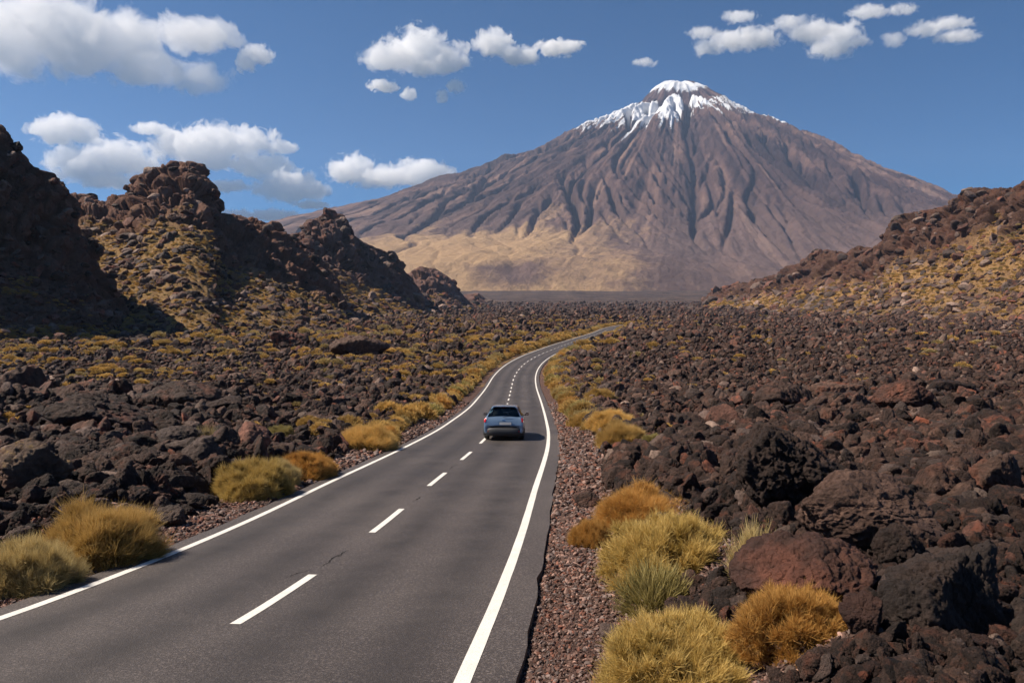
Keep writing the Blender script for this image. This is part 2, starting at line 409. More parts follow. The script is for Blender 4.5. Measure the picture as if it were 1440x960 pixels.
# ------------------------------------------------------------------ road
def ribbon(name, offs, zoff, m, i0=0, i1=None, parent=None, wob=0., thick=0., track=False):
    c = CL[i0:i1]; n_ = NR[i0:i1]; V = []; T = []
    offs = np.array(offs, float); k = len(offs)
    O = np.repeat(offs[None], len(c), 0)
    if wob:
        s = CS[i0:i1]; O[:, 0] += wob*fbm(s*.9, s*0+3, o=4, s=31); O[:, -1] += wob*fbm(s*.9, s*0+9, o=4, s=32)
    X = c[:, 0, None]+n_[:, 0, None]*O; Y = c[:, 1, None]+n_[:, 1, None]*O
    Z = zf(Y)+zoff
    if thick:
        X = np.c_[X[:, 0]-.02*n_[:, 0], X, X[:, -1]+.02*n_[:, 0]]; Y = np.c_[Y[:, 0]-.02*n_[:, 1], Y, Y[:, -1]+.02*n_[:, 1]]
        Z = np.c_[Z[:, 0]-thick, Z, Z[:, -1]-thick]; O = np.c_[O[:, 0], O, O[:, -1]]; k += 2
    at_ = None
    if track:
        tr = sum(np.exp(-((O-q)/.42)**2) for q in (-2.15, -.75, .75, 2.15)); at_ = {'track': np.clip(tr, 0, 1)}
    return put(name, mesh_from(name, np.c_[X.ravel(), Y.ravel(), Z.ravel()], grid_faces(len(c), k), m, smooth=False, attrs=at_), parent)
road = ribbon('road', np.linspace(RL, RR, 27), 0.0, M['asphalt'], wob=.10, thick=.25, track=True)
tag(road, kind='structure')
el = ribbon('edge_line', [-2.92, -2.78], .005, M['paint'], parent=road, wob=.008)
er = ribbon('edge_line', [2.78, 2.93], .005, M['paint'], parent=road, wob=.008)
# dashes: the first starts near Y=7.7
i_first = int(np.argmin(np.abs(CL[:, 1]-7.75)))
s0 = CS[i_first]; V = []; F = []
for k in range(-6, 60):
    a = s0+k*5.47; b = a+2.4
    if a < 5: continue
    ss = np.linspace(a, b, 7)
    cx = np.interp(ss, CS, CL[:, 0]); cyy = np.interp(ss, CS, CL[:, 1]); nx = np.interp(ss, CS, NR[:, 0]); ny = np.interp(ss, CS, NR[:, 1])
    for i in range(7):
        for o_ in (-.065, .065):
            X = cx[i]+nx[i]*o_; Y = cyy[i]+ny[i]*o_; V.append((X, Y, float(zf(Y))+.005))
        if i: q = len(V); F.append((q-4, q-3, q-1, q-2))
put('centre_line', mesh_from('centre_line', V, F, M['paint']), road)

mc, n, b = mat('crack_tar'); n.links.new(ramp(n, nz(n, pos(n), 30., 4, .7), [(.4, (.010, .009, .009)), (.7, (.028, .024, .023))]), b.inputs['Base Color'])
V = []; F = []
for (x0, y0, x1, y1, w_) in ((447, 797, 490, 773, .022), (462, 790, 484, 775, .014), (580, 705, 592, 698, .03), (631, 660, 642, 653, .02), (400, 812, 440, 800, .012)):
    a_, b_ = pix(x0, y0); c_, d_ = pix(x1, y1)
    def gp(a, b):
        Ys = np.linspace(5, 60, 4000); i = int(np.argmax(b*Ys < zf(Ys))); return np.array([a*Ys[i], Ys[i]])
    p0, p1 = gp(a_, b_), gp(c_, d_); dr = (p1-p0)/np.linalg.norm(p1-p0); nn_ = np.array([dr[1], -dr[0]])
    for k in range(15):
        t_ = k/14; q = p0+(p1-p0)*t_+nn_*.09*float(noise(np.array([t_*5+x0]), np.array([.5]))[0]); ww = w_*(.25+math.sin(math.pi*t_))*random.uniform(.5, 1.3)
        for sg_ in (-1, 1): v_ = q+nn_*ww*sg_*.5; V.append((v_[0], v_[1], float(zf(v_[1]))+.004))
        if k: e_ = len(V); F.append((e_-4, e_-3, e_-1, e_-2))
put('tar_crack', mesh_from('tar_crack', V, F, mc), road)

# ------------------------------------------------------------------ volcano
LADJ = np.array([0, 0, 0, 50, 0, -54, -58, -62, -88, -112, -95, -118, -145, -150, -100, 0.])
RADJ = np.array([0, 0, 0, 0, -5, -45, -130, -175, -210, -250, -255, -240, -200, -100, 0.])
VX, VY = .231*6000, 6000.
pl = pchip(np.array([0, 60, 96, 246, 366, 696, 1026, 1146, 1506, 1866, 2346, 2826, 3366, 3800, 4500, 6500.]), np.array([1876, 1876, 1868, 1770, 1716, 1554, 1404, 1338, 1230, 1110, 960, 835, 700, 560, 300, -50.])+LADJ)
pr = pchip(np.array([0, 60, 84, 204, 294, 474, 744, 1194, 1614, 2094, 2334, 2880, 3600, 4400, 6500.]), np.array([1876, 1876, 1870, 1808, 1770, 1680, 1560, 1380, 1170, 990, 900, 690, 450, 260, -50.])+RADJ)
pf = pchip(np.array([0, 150, 350, 700, 1200, 1800, 2400, 2900, 3300, 3800, 4500, 6500.]), np.array([1880, 1812, 1695, 1470, 1120, 700, 365, 170, 92, 30, -40, -90.]))
cell = 15.
gx_ = np.arange(-4700, 4700, cell); gy_ = np.arange(-3900, 1500, cell)
def cone(wx, wy):
    r = np.hypot(wx, wy)+1e-6; sA = wx/r
    wl = np.clip(-sA, 0, 1)**1.6; wr = np.clip(sA, 0, 1)**1.6; wf = np.clip(1-wl-wr, 0, 1)
    f = np.where(wy > 0, pr(r), pf(r))
    return wl*pl(r)+wr*pr(r)+wf*f, r, sA
WX, WY = np.meshgrid(gx_, gy_)
H0, RD, SA_ = cone(WX, WY)
cA, sAw = WX/RD, WY/RD
H = H0+sst(100, 900, RD)*(38*fbm(WX/700, WY/700, o=4, s=50)+24*fbm(WX/170, WY/170, o=5, s=55))
emask = .25+1.5*sst(-.25, .3, fbm(WX/1100, WY/1100, o=3, s=45)+.18*WX/2500)
H += 120*sst(200, 900, RD)*(1-sst(1900, 3000, RD))*ridged(cA*2.2, sAw*2.2, np.log(RD+150)*.5, o=4, s=52)-30
prng = np.random.default_rng(5)
ny_, nx_ = H.shape
def blur(a, k=1):
    for _ in range(k):
        p = np.pad(a, 1, mode='edge'); a = (p[:-2, 1:-1]+2*p[1:-1, 1:-1]+p[2:, 1:-1])/4; p = np.pad(a, 1, mode='edge'); a = (p[1:-1, :-2]+2*p[1:-1, 1:-1]+p[1:-1, 2:])/4
    return a
FLOW = np.zeros_like(H)
for it in range(9):
    npt = 26000
    rr0 = 120+2900*prng.random(npt)**.8; a0 = prng.uniform(0, 2*math.pi, npt)
    px = (rr0*np.cos(a0)-gx_[0])/cell; py = (rr0*np.sin(a0)-gy_[0])/cell
    Hb = blur(H, 1); GY_, GX_ = np.gradient(Hb, cell)
    vx = np.zeros(npt); vy = np.zeros(npt); acc = np.zeros(nx_*ny_)
    for st in range(150):
        ok = (px > 1) & (px < nx_-2) & (py > 1) & (py < ny_-2)
        px = np.clip(px, 1, nx_-2.01); py = np.clip(py, 1, ny_-2.01)
        i = (py+.5).astype(int); j = (px+.5).astype(int)
        gx = GX_[i, j]; gy = GY_[i, j]
        vx = vx*.55-gx; vy = vy*.55-gy; L = np.hypot(vx, vy)+1e-6
        sp = np.hypot(gx, gy)
        acc += np.bincount(i*nx_+j, weights=np.where(ok, np.minimum(sp, .8), 0), minlength=nx_*ny_)
        px = px+vx/L*ok; py = py+vy/L*ok
    acc = acc.reshape(H.shape); FLOW += acc
    e = np.sqrt(np.minimum(acc, 60))
    H = H-(2.6*e+.5*blur(e, 1))*sst(60, 420, RD)*emask*(.08+.92*sst(200, 650, H0))
    H = np.maximum(H, H0-260)
    # let over-steep gully walls slump
    d = blur(H, 2)-H; H = H+.05*d
def gauss(a, sg):
    p = int(3*sg); q_ = np.pad(a, p, mode='reflect'); fy_ = np.fft.fftfreq(q_.shape[0])[:, None]; fx_ = np.fft.rfftfreq(q_.shape[1])[None]
    return np.fft.irfft2(np.fft.rfft2(q_)*np.exp(-2*(math.pi*sg)**2*(fx_**2+fy_**2)), s=q_.shape)[p:-p, p:-p]
def maxf(a, r):
    for ax in (0, 1):
        o_ = a.copy()
        for k in range(1, r+1):
            for sg_ in (k, -k):
                q_ = np.roll(a, sg_, ax); o_ = np.maximum(o_, q_)
        a = o_
    return a
DH = H-H0; DH[:3] = DH[-3:] = 0
ENV = gauss(maxf(DH, 13), 13)
H = H0+DH-(ENV-8)*sst(60, 300, RD)
WX2g = np.arange(gx_[0], gx_[-1]-1, cell/2); WY2g = np.arange(gy_[0], gy_[-1]-1, cell/2)
def up(a):
    fy = (WY2g-gy_[0])/cell; fx = (WX2g-gx_[0])/cell
    i = np.clip(fy.astype(int), 0, ny_-2); j = np.clip(fx.astype(int), 0, nx_-2); v = (fy-i)[:, None]; u = (fx-j)[None]
    return (a[i][:, j]*(1-u)*(1-v)+a[i][:, j+1]*u*(1-v)+a[i+1][:, j]*(1-u)*v+a[i+1][:, j+1]*u*v)
wx, wy = np.meshgrid(WX2g, WY2g); H1, FL, H0u = up(H), up(blur(FLOW, 1)), up(H0)
# keep the outline of the cone: take out the average lowering
RRm = np.hypot(wx, wy)+1e-6; sA = wx/RRm; cA = wx/RRm; sAw = wy/RRm; lr = np.log(RRm+120)
H1 += -9*np.clip(np.log1p(up(FLOW))-2.2, 0, 3)*sst(200, 800, RRm)*(.1+.9*sst(200, 600, H0u))*(1-sst(2600, 3300, RRm))+(16*fbm(wx/60, wy/60, o=4, s=58, g=.6)+44*ridged(cA*20, sAw*20, lr*1.0, o=5, s=68, g=.66))*sst(90, 700, RRm)*(1-.6*sst(2000, 3000, RRm))
H1 += sst(2200, 3000, RRm)*22*ridged(wx/520, wy/520, o=5, s=59)
H1 -= 160*np.maximum(sst(3250, 3850, -wy), sst(4200, 4650, np.abs(wx)))
H1 += (24*ridged(cA*2.1+4, sAw*2.1, lr*.3, o=3, s=43, g=.6)-10+14*ridged(wx/70, wy/70, o=3, s=44))*sst(12, 90, RRm)*(1-sst(300, 620, RRm))
H1 = np.minimum(H1, 1876+9*noise(wx/40, wy/40, s=60)+np.clip(wx, -90, 90)*.06)
band = np.exp(-((RRm-290-30*noise(cA*3, sAw*3, s=61))/45)**2); H1 -= 9*band*(wy < 0)
PXv = (VX+wx)/(VY+wy)*1000+720; HT = H1
fn = fbm(cA*44, sAw*44, lr*.8, o=5, s=63, g=.62); rn = fbm(cA*8, sAw*8, lr*.5, o=4, s=62)
flow = np.clip(np.log1p(FL)/5.5, 0, 1)
ledge = sst(-120, 120, HT-1500+120*rn+420*fn+190*np.exp(-((sA+.5)/.36)**2)+150*np.exp(-((sA-.8)/.3)**2)-110*(flow-.45)+60*fbm(wx/130, wy/130, o=4, s=41))
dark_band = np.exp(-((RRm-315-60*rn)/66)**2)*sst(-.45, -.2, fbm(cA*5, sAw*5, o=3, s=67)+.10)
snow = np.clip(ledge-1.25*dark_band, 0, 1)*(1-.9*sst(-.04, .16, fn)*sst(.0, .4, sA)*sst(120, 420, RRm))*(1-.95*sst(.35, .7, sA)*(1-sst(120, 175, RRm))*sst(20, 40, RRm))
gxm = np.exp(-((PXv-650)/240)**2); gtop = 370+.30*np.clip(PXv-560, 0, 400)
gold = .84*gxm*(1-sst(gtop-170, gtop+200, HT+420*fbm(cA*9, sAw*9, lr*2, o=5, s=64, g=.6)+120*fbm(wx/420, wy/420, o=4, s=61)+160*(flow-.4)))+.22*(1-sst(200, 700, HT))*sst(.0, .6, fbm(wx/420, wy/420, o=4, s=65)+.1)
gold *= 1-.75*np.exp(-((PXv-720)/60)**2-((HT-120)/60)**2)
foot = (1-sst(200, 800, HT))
streak = .5+1.0*fbm(cA*22, sAw*22, lr*1.0, o=5, s=66, g=.6)-.35*(flow-.45)  # random scree streaks, plus gully shade and lit ridges painted into the colour
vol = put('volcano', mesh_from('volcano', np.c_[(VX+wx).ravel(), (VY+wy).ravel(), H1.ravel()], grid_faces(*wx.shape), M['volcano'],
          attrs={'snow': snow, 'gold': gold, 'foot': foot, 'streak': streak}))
tag(vol, kind='structure')

# ------------------------------------------------------------------ hills
HILLPTS = {}
def hill(name, cols, m, nu=520, nv=230, amp=1., talus=.42, cliff=.50, patch=.5, seed=0, gold=(.0, .0), edge=(0.04, 0.04), nscale=.62):
    """cols: (px, crest_py, crest_dist, base_dist, talus height share) left to right"""
    C = np.array(cols, float); x = np.linspace(C[0, 0], C[-1, 0], nu)
    cyy = np.interp(x, C[:, 0], C[:, 1]); cd = np.interp(x, C[:, 0], C[:, 2]); bd = np.interp(x, C[:, 0], C[:, 3]); th_ = np.interp(x, C[:, 0], C[:, 4])
    a, b = pix(x, cyy)
    ksm = np.ones(9)/9
    CX = a*cd; CZ = b*cd; BX = a*bd; BY = bd; BZ = zf(BY)-1.5
    t = np.linspace(0, 1.6, nv)[None]; T = t*np.ones((nu, 1))
    th2 = th_[:, None]
    # plan position: base to crest to back
    hfrac = np.where(T < .58, (T/.58)**1.25*th2, np.where(T < 1, th2+(1-th2)*np.sin((T-.58)/.42*math.pi/2)**.9, 1-((T-1)/.6)**1.6*1.05))
    pf_ = np.where(T < .58, T/.58*.66, np.where(T < 1, .66+.34*((T-.58)/.42)**1.15, 1+(T-1)/.6*1.1))
    X = BX[:, None]+(CX-BX)[:, None]*pf_; Y = BY[:, None]+(cd-BY)[:, None]*pf_
    base = np.minimum(BZ[:, None], zf(Y)-1.5)
    Z = base*(1-hfrac)+CZ[:, None]*hfrac
    Z = np.maximum(Z, zf(Y)-6)
    hh = np.maximum(CZ-BZ, 3)[:, None]
    S = np.full((nu, 1), float(np.median(cd))/100.*nscale)         # noise scale follows the size of the hill
    rock = sst(cliff-.1, cliff+.05, T+.22*fbm(X/(9*S), Y/(9*S), Z/(9*S), o=4, s=70+seed))
    rock = np.maximum(rock, sst(.30, .55, fbm(X/(6*S), Y/(6*S), Z/(6*S), o=4, s=79+seed)+.0)*patch*sst(.25, .5, T))
    n1 = ridged(X/(10*S), Y/(10*S), Z/(14*S), o=5, s=71+seed, g=.55); n2 = fbm(X/(3.4*S), Y/(3.4*S), Z/(3.4*S), o=4, s=72+seed, g=.6)
    f1, f2, cid = worley(X/(3.2*S)+.6*n2, Y/(3.2*S), Z/(4.4*S)+.6*n2, s=73+seed)
    g1_, g2_, cid2 = worley(X/(1.1*S)+.5*n2, Y/(1.1*S), Z/(1.3*S), s=78+seed)
    fade = sst(0, .12, T)
    k = np.minimum(1, hh/(14*S))
    # outward push on crags (towards valley) and blocky heights
    push = amp*k*rock*(2.6*n1+5.0*(cid-.5)+1.2*np.clip((f2-f1), 0, .35)/.35+.7*(cid2-.5)+.35*np.clip(g2_-g1_, 0, .3)/.3-2.7)*S
    DX = np.gradient(X, axis=1); DZ = np.gradient(Z, axis=1); DY = np.gradient(Y, axis=1)
    UX = np.gradient(X, axis=0); UY = np.gradient(Y, axis=0); UZ = np.gradient(Z, axis=0)
    NX = UY*DZ-UZ*DY; NY = UZ*DX-UX*DZ; NZ = UX*DY-UY*DX
    L = np.sqrt(NX**2+NY**2+NZ**2)+1e-6; sg = np.sign(NZ+1e-9); NX, NY, NZ = NX/L*sg, NY/L*sg, NZ/L*sg
    crest = np.exp(-((T-1)/.12)**2)
    push = push*(1-.55*crest)
    X = X+NX*push*fade; Y = Y+NY*push*fade; Z = Z+NZ*push*fade*.8*(1-.8*crest)
    Z = Z+fade*(1-rock)*amp*S*(.55*n2+.5*fbm(X/(1.1*S), Y/(1.1*S), o=3, s=75+seed))
    # taper the two ends into the ground
    u = np.linspace(0, 1, nu)[:, None]; e = sst(0, edge[0]+1e-6, u)*(1-sst(1-edge[1]-1e-6, 1, u)) if edge[0] or edge[1] else 1
    Z = Z*e+(zf(Y)-4)*(1-e)
    gl = gold[0]*(1-sst(.2, .75, T))+gold[1]*sst(.15, .5, T)+.60*fbm(X/(16*S)+Z/(9*S), Y/(16*S), Z/(3.5*S), o=4, s=76+seed)
    o = put(name, mesh_from(name, np.c_[X.ravel(), Y.ravel(), Z.ravel()], grid_faces(nu, nv), m, attrs={'rock': rock, 'gold': gl}))
    tag(o, kind='structure'); HILLPTS[o.name] = (X, Y, Z, rock, T, x, S, gl)
    return o
hill('hill', [(-900, 60, 170, 90, .35), (-500, 60, 175, 110, .4), (-250, 70, 180, 125, .45), (-120, 110, 190, 140, .5), (-40, 150, 195, 150, .5), (0, 180, 200, 155, .5), (28, 212, 202, 158, .5), (48, 238, 204, 160, .52), (72, 244, 206, 165, .5), (92, 262, 208, 168, .5), (104, 300, 210, 170, .5), (118, 330, 212, 175, .6), (135, 365, 214, 182, .75), (165, 415, 216, 195, .9), (200, 468, 218, 205, .9)],
     M['hill'], nu=700, seed=1, gold=(.12, -.2), edge=(0, .03))
hill('hill', [(-200, 300, 400, 185, .8), (60, 292, 390, 180, .8), (118, 286, 385, 180, .8), (150, 293, 382, 180, .8), (194, 281, 378, 182, .76), (200, 262, 377, 183, .74), (232, 246, 376, 185, .72), (250, 238, 375, 186, .70), (268, 240, 375, 188, .70), (288, 256, 376, 190, .70), (299, 282, 377, 192, .7), (303, 300, 378, 194, .62), (335, 304, 382, 200, .55), (372, 316, 388, 208, .5), (384, 316, 390, 210, .5), (394, 328, 392, 214, .5), (412, 338, 396, 220, .5), (436, 358, 402, 230, .5), (458, 378, 408, 240, .5), (472, 398, 414, 250, .52), (486, 424, 420, 262, .58), (500, 440, 424, 280, .7), (530, 448, 430, 300, .8), (580, 455, 440, 340, .9)],
     M['hill'], nu=1000, nv=280, seed=2, gold=(.80, .60), edge=(.02, .03), amp=.85)
hill('hill', [(330, 390, 640, 420, .6), (380, 352, 640, 425, .6), (415, 334, 640, 430, .6), (436, 316, 640, 440, .6), (458, 301, 640, 450, .55), (478, 304, 645, 455, .52), (490, 322, 650, 460, .52), (510, 340, 660, 470, .5), (530, 350, 670, 480, .5), (550, 364, 690, 500, .5), (572, 388, 710, 520, .5), (594, 414, 740, 560, .5), (620, 440, 780, 620, .5)],
     M['hill_far'], nu=520, nv=200, seed=3, gold=(.75, .1), edge=(.03, .02), amp=.8)
hill('hill', [(530, 410, 950, 750, .5), (570, 386, 960, 760, .5), (592, 375, 970, 770, .5), (610, 377, 980, 780, .45), (632, 392, 990, 790, .45), (650, 414, 1020, 820, .5), (672, 436, 1060, 880, .5)],
     M['hill_far'], nu=340, nv=150, seed=4, gold=(.4, .0), edge=(.04, .04), amp=.8)
hill('hill', [(630, 424, 1300, 1050, .5), (654, 414, 1300, 1060, .5), (672, 412, 1310, 1070, .5), (690, 424, 1330, 1100, .5), (702, 432, 1350, 1120, .5), (720, 438, 1370, 1140, .5)],
     M['hill_far'], nu=240, nv=110, seed=5, gold=(.2, .0), edge=(.05, .05), amp=.7)
hill('hill', [(955, 440, 1250, 1020, .5), (985, 430, 1230, 960, .5), (1000, 412, 1200, 900, .5), (1022, 402, 1150, 840, .5), (1060, 396, 1050, 740, .55), (1098, 386, 950, 640, .55), (1108, 376, 920, 620, .5), (1120, 373, 900, 600, .5), (1150, 356, 840, 560, .5), (1163, 352, 820, 545, .5), (1190, 358, 780, 520, .55), (1210, 348, 750, 505, .5), (1232, 350, 720, 480, .5), (1248, 334, 700, 465, .55), (1258, 308, 680, 455, .55), (1300, 297, 640, 420, .55), (1340, 290, 600, 385, .6), (1366, 270, 580, 370, .62), (1384, 266, 565, 360, .65), (1410, 272, 545, 345, .68), (1440, 264, 520, 320, .7), (1520, 236, 480, 290, .7), (1650, 210, 430, 240, .7), (1900, 170, 380, 190, .7), (2500, 120, 330, 130, .7)],
     M['hill_right'], nu=1100, nv=280, seed=6, gold=(.52, .42), edge=(.01, 0), amp=1.0, cliff=.56, patch=.7)

#@@OBJECTS
# ------------------------------------------------------------------ rocks
def ico(sub):
    bm = bmesh.new(); bmesh.ops.create_icosphere(bm, subdivisions=sub, radius=1.0)
    V = np.array([v.co[:] for v in bm.verts]); F = np.array([[v.index for v in f.verts] for f in bm.faces]); bm.free(); return V, F
ICO = {k: ico(k) for k in (2, 3, 4, 5, 6, 7)}
def rock_mesh(name, seed, sub=5, m=None, rough=1., cuts=13, flat=.75, vesic=1., elong=1.25):
    V, F = ICO[sub]; r = np.random.default_rng(seed)
    nrm = r.normal(size=(cuts, 3)); nrm /= np.linalg.norm(nrm, axis=1)[:, None]; d = r.uniform(.50, .98, cuts)
    dots = V@nrm.T; k = np.where(dots > .05, d[None]/np.maximum(dots, .05), 9.)
    p = 18.; rad_ = (np.sum(np.minimum(k, 3.)**-p, axis=1)+1.25**-p)**(-1/p)
    P0 = V*rad_[:, None]; AS = np.array([elong, 1., flat]); P = P0*AS; o_ = seed*3.7
    rad2 = .12*rough*fbm(P[:, 0]*1.3+o_, P[:, 1]*1.3, P[:, 2]*1.3, o=3, s=seed)+.07*rough*ridged(P[:, 0]*2.6+o_, P[:, 1]*2.6, P[:, 2]*2.6, o=3, s=seed+5)
    f1, f2, cid = worley(P[:, 0]*3.1+o_, P[:, 1]*3.1, P[:, 2]*3.1, s=seed+9)
    rad2 += .10*vesic*(cid-.5)+.05*vesic*np.minimum(f2-f1, .3)/.3
    if sub >= 5:
        g1, g2, c2 = worley(P[:, 0]*8.5+o_, P[:, 1]*8.5, P[:, 2]*8.5, s=seed+19)
        rad2 += .035*vesic*(c2-.5)*2+.03*fbm(P[:, 0]*14+o_, P[:, 1]*14, P[:, 2]*14, o=3, s=seed+11)-.025*vesic*(g1 < .3)
    if sub >= 6: rad2 += .022*ridged(P[:, 0]*7+o_, P[:, 1]*7, P[:, 2]*7, o=4, s=seed+31, g=.6)+.012*fbm(P[:, 0]*30, P[:, 1]*30, P[:, 2]*30, o=3, s=seed+33)
    nv_ = V/AS; nv_ /= np.linalg.norm(nv_, axis=1)[:, None]
    P = P+nv_*(rad2*min(1., flat*1.25))[:, None]
    P /= np.abs(P).max()
    return mesh_from(name, P, F, m)
def gz(x, y): return float(ground_z(np.array([x]), np.array([y]))[0])
HEROES = [  # px, base py, width px, height px, material, cuts, label
 (1104, 742, 172, 150, 'lava', 14, 'biggest lava boulder right of the road, black and craggy, above the reddish boulder'),
 (1238, 788, 175, 128, 'lava_brown', 9, 'large sloping dark boulder with a long flat left flank, right of the tall craggy boulder'),
 (1150, 878, 190, 118, 'lava_rust', 8, 'squat boulder with a rust red crust on top, beside the pale green tufts'),
 (1366, 935, 190, 165, 'lava_grey', 9, 'grey brown boulder at the bottom right corner with a smooth lit left face'),
 (1284, 826, 88, 76, 'lava', 10, 'mid sized dark boulder wedged between the two biggest boulders on the right'),
 (1268, 850, 46, 46, 'lava_grey', 12, 'small rounded grey rock in the gap left of the corner boulder'),
 (1224, 914, 66, 56, 'lava_rust', 12, 'knobbly brown rock between the rust topped boulder and the corner boulder'),
 (1420, 726, 90, 88, 'lava_brown', 9, 'reddish brown boulder cut by the right edge of the view'),
 (1284, 590, 78, 62, 'lava_rust', 7, 'pointed reddish brown rock standing up in the middle of the right lava field'),
 (1106, 582, 84, 52, 'lava', 11, 'broad black rock in the right lava field, left of the pointed reddish rock'),
 (1184, 568, 66, 38, 'lava_brown', 11, 'low brown rock between the broad black rock and the pointed reddish rock'),
 (824, 716, 36, 27, 'lava_brown', 8, 'lone dark rock on the gravel verge near the orange bushes'),
 (858, 906, 34, 26, 'lava_grey', 8, 'small angular rock on red gravel left of the bottom bushes'),
 (1003, 864, 24, 20, 'lava_grey', 10, 'small round stone on the bare ground between the grey tuft and the rust topped boulder'),
 (1335, 975, 110, 60, 'lava_brown', 11, 'low brown rock at the bottom edge below the corner boulder'),
 (1278, 955, 58, 48, 'lava', 11, 'dark rock at the bottom edge, left of the corner boulder'),
 (1146, 748, 58, 52, 'lava_pale', 9, 'pale tan rock at the foot of the biggest black boulder'),
 (1345, 560, 80, 32, 'lava', 11, 'flat black rock behind the pointed reddish rock'),
 (1322, 820, 62, 46, 'lava_grey', 10, 'grey rock leaning on the back of the corner boulder'),
 (1225, 600, 60, 30, 'lava_brown', 10, 'brown rock just in front of the pointed reddish rock'),
 (108, 628, 132, 86, 'lava', 9, 'big black slab like boulder, largest in the left lava field'),
 (232, 588, 112, 62, 'lava_brown', 10, 'broad brown block behind the biggest left boulder'),
 (38, 706, 108, 92, 'lava_moss', 8, 'boulder with a yellow lichen top at the left edge'),
 (108, 668, 74, 52, 'lava', 10, 'black boulder right behind the lichen topped boulder'),
 (200, 683, 76, 50, 'lava', 9, 'black egg shaped boulder with a bright top edge left of the road'),
 (240, 658, 84, 60, 'lava_grey', 10, 'dark grey boulder behind the egg shaped boulder on the left'),
 (134, 707, 56, 39, 'lava_pale', 7, 'flat topped pale pinkish rock in front of the black boulders on the left'),
 (262, 722, 44, 30, 'lava_brown', 10, 'brown rounded rock left of the pair of golden bushes'),
 (240, 744, 44, 36, 'lava_grey', 10, 'grey rock at the gravel edge, nearer the road than the brown rounded rock'),
 (502, 506, 78, 46, 'lava_brown', 7, 'dark conical rock mass in the left lava field towards the hill'),
 (401, 487, 50, 28, 'lava_rust', 8, 'pinkish brown rock at the foot of the left hill'),
 (20, 560, 60, 52, 'lava', 9, 'black rock at the left edge above the lichen topped boulder'),
 (300, 590, 70, 40, 'lava', 10, 'low black rock behind the small straw coloured tuft on the left'),
 (165, 640, 40, 26, 'lava_brown', 10, 'small brown rock wedged behind the egg shaped boulder'),
]
HERO_OBS = []
for k, (px, py, wp, hp, mk, cuts, lab) in enumerate(HEROES):
    G = on_ground(px, py-hp*.04) if py < 950 else None
    if G is None:
        a_, b_ = pix(px, py); Yb = 6.4; G = Vector((a_*Yb, Yb, gz(a_*Yb, Yb)))
    sc_ = G.y/1000; wm = wp*sc_*1.0; wm *= 1.12; hm = max(.62*hp, hp-.20*wp)*sc_*1.08
    el_ = 1.25 if wp > 50 else 1.1
    me = rock_mesh('lava_boulder', 100+k, 7 if wp > 165 else 6 if wp > 60 else 5, M[mk], cuts=cuts, flat=min(1., max(.45, hm*1.2/(wm*.95))), elong=1.1)
    co = np.empty(len(me.vertices)*3, np.float32); me.vertices.foreach_get('co', co); co = co.reshape(-1, 3)
    co[:, 0] *= wm/2/np.abs(co[:, 0]).max(); co[:, 1] *= wm*.45/np.abs(co[:, 1]).max()
    co[:, 2] -= co[:, 2].min(); co[:, 2] *= hm*1.2/co[:, 2].max(); co[:, 2] -= hm*.2
    me.vertices.foreach_set('co', co.ravel()); me.update()
    o = put('lava_boulder', me, loc=(G.x, G.y+wm*.25, G.z), rot=(0, 0, random.uniform(-.25, .25)))
    tag(o, lab, 'boulder', 'boulders singled out in the lava field'); HERO_OBS.append(o)
# ordinary rocks, one object each
PROTO = []
mats_ = ['lava', 'lava_brown', 'lava', 'lava_grey', 'lava_brown', 'lava_rust', 'lava', 'lava_pale']
for k in range(16):
    PROTO.append(rock_mesh('lava_rock', 300+k, 5, M[mats_[k % 8]], cuts=6+k % 5, flat=.70+.05*(k % 5), elong=1.1+.07*(k % 4)))
rock_objs = {}
heroxy = np.array([(o.location.x, o.location.y, max(o.dimensions)/2) for o in HERO_OBS])
def field_ok(x, y, r):
    off_, _ = road_off([x], [y]); dmin = max(off_[0]-RR, RL-off_[0])
    return dmin > r+1.3 and np.all(np.hypot(heroxy[:, 0]-x, heroxy[:, 1]-y) > heroxy[:, 2]*.7+r*.6)
placed = []
tries = 0
while len(placed) < 250 and tries < 6000:
    tries += 1
    Y = math.exp(random.uniform(math.log(8.5), math.log(75))); X = random.uniform(-.74, .74)*Y
    r = random.uniform(.016, .034)*Y*(1 if Y < 35 else .8)*random.choice([.8, 1, 1, 1.5])*.5
    r = min(r, 1.1)
    if not field_ok(X, Y, r): continue
    if any(abs(X-a) < (r+c)*.8 and abs(Y-b) < (r+c)*.8 for a, b, c in placed): continue
    placed.append((X, Y, r))
SHORT = ['the biggest black boulder', 'the large sloping boulder', 'the rust topped boulder', 'the corner boulder', 'the wedged boulder', 'the rounded grey rock', 'the knobbly brown rock', 'the boulder at the right edge', 'the pointed reddish rock', 'the broad black rock', 'the low brown rock', 'the lone verge rock', 'the angular gravel rock', 'the small round stone', 'the bottom edge rock', 'the dark bottom rock', 'the pale tan rock', 'the flat black rock', 'the leaning grey rock', 'the brown rock before the pointed one', 'the biggest left boulder', 'the broad brown block', 'the lichen topped boulder', 'the boulder behind the lichen topped one', 'the egg shaped boulder', 'the dark grey left boulder', 'the flat topped pinkish rock', 'the brown rounded rock', 'the grey rock at the gravel', 'the conical rock mass', 'the pinkish rock below the left hill', 'the black rock at the left edge', 'the low black rock', 'the small wedged brown rock']
used_lab = {}
HV = [gz(a_, b_)/b_*1000 for a_, b_, _ in heroxy]
placed.sort(key=lambda q: -q[2]/q[1])
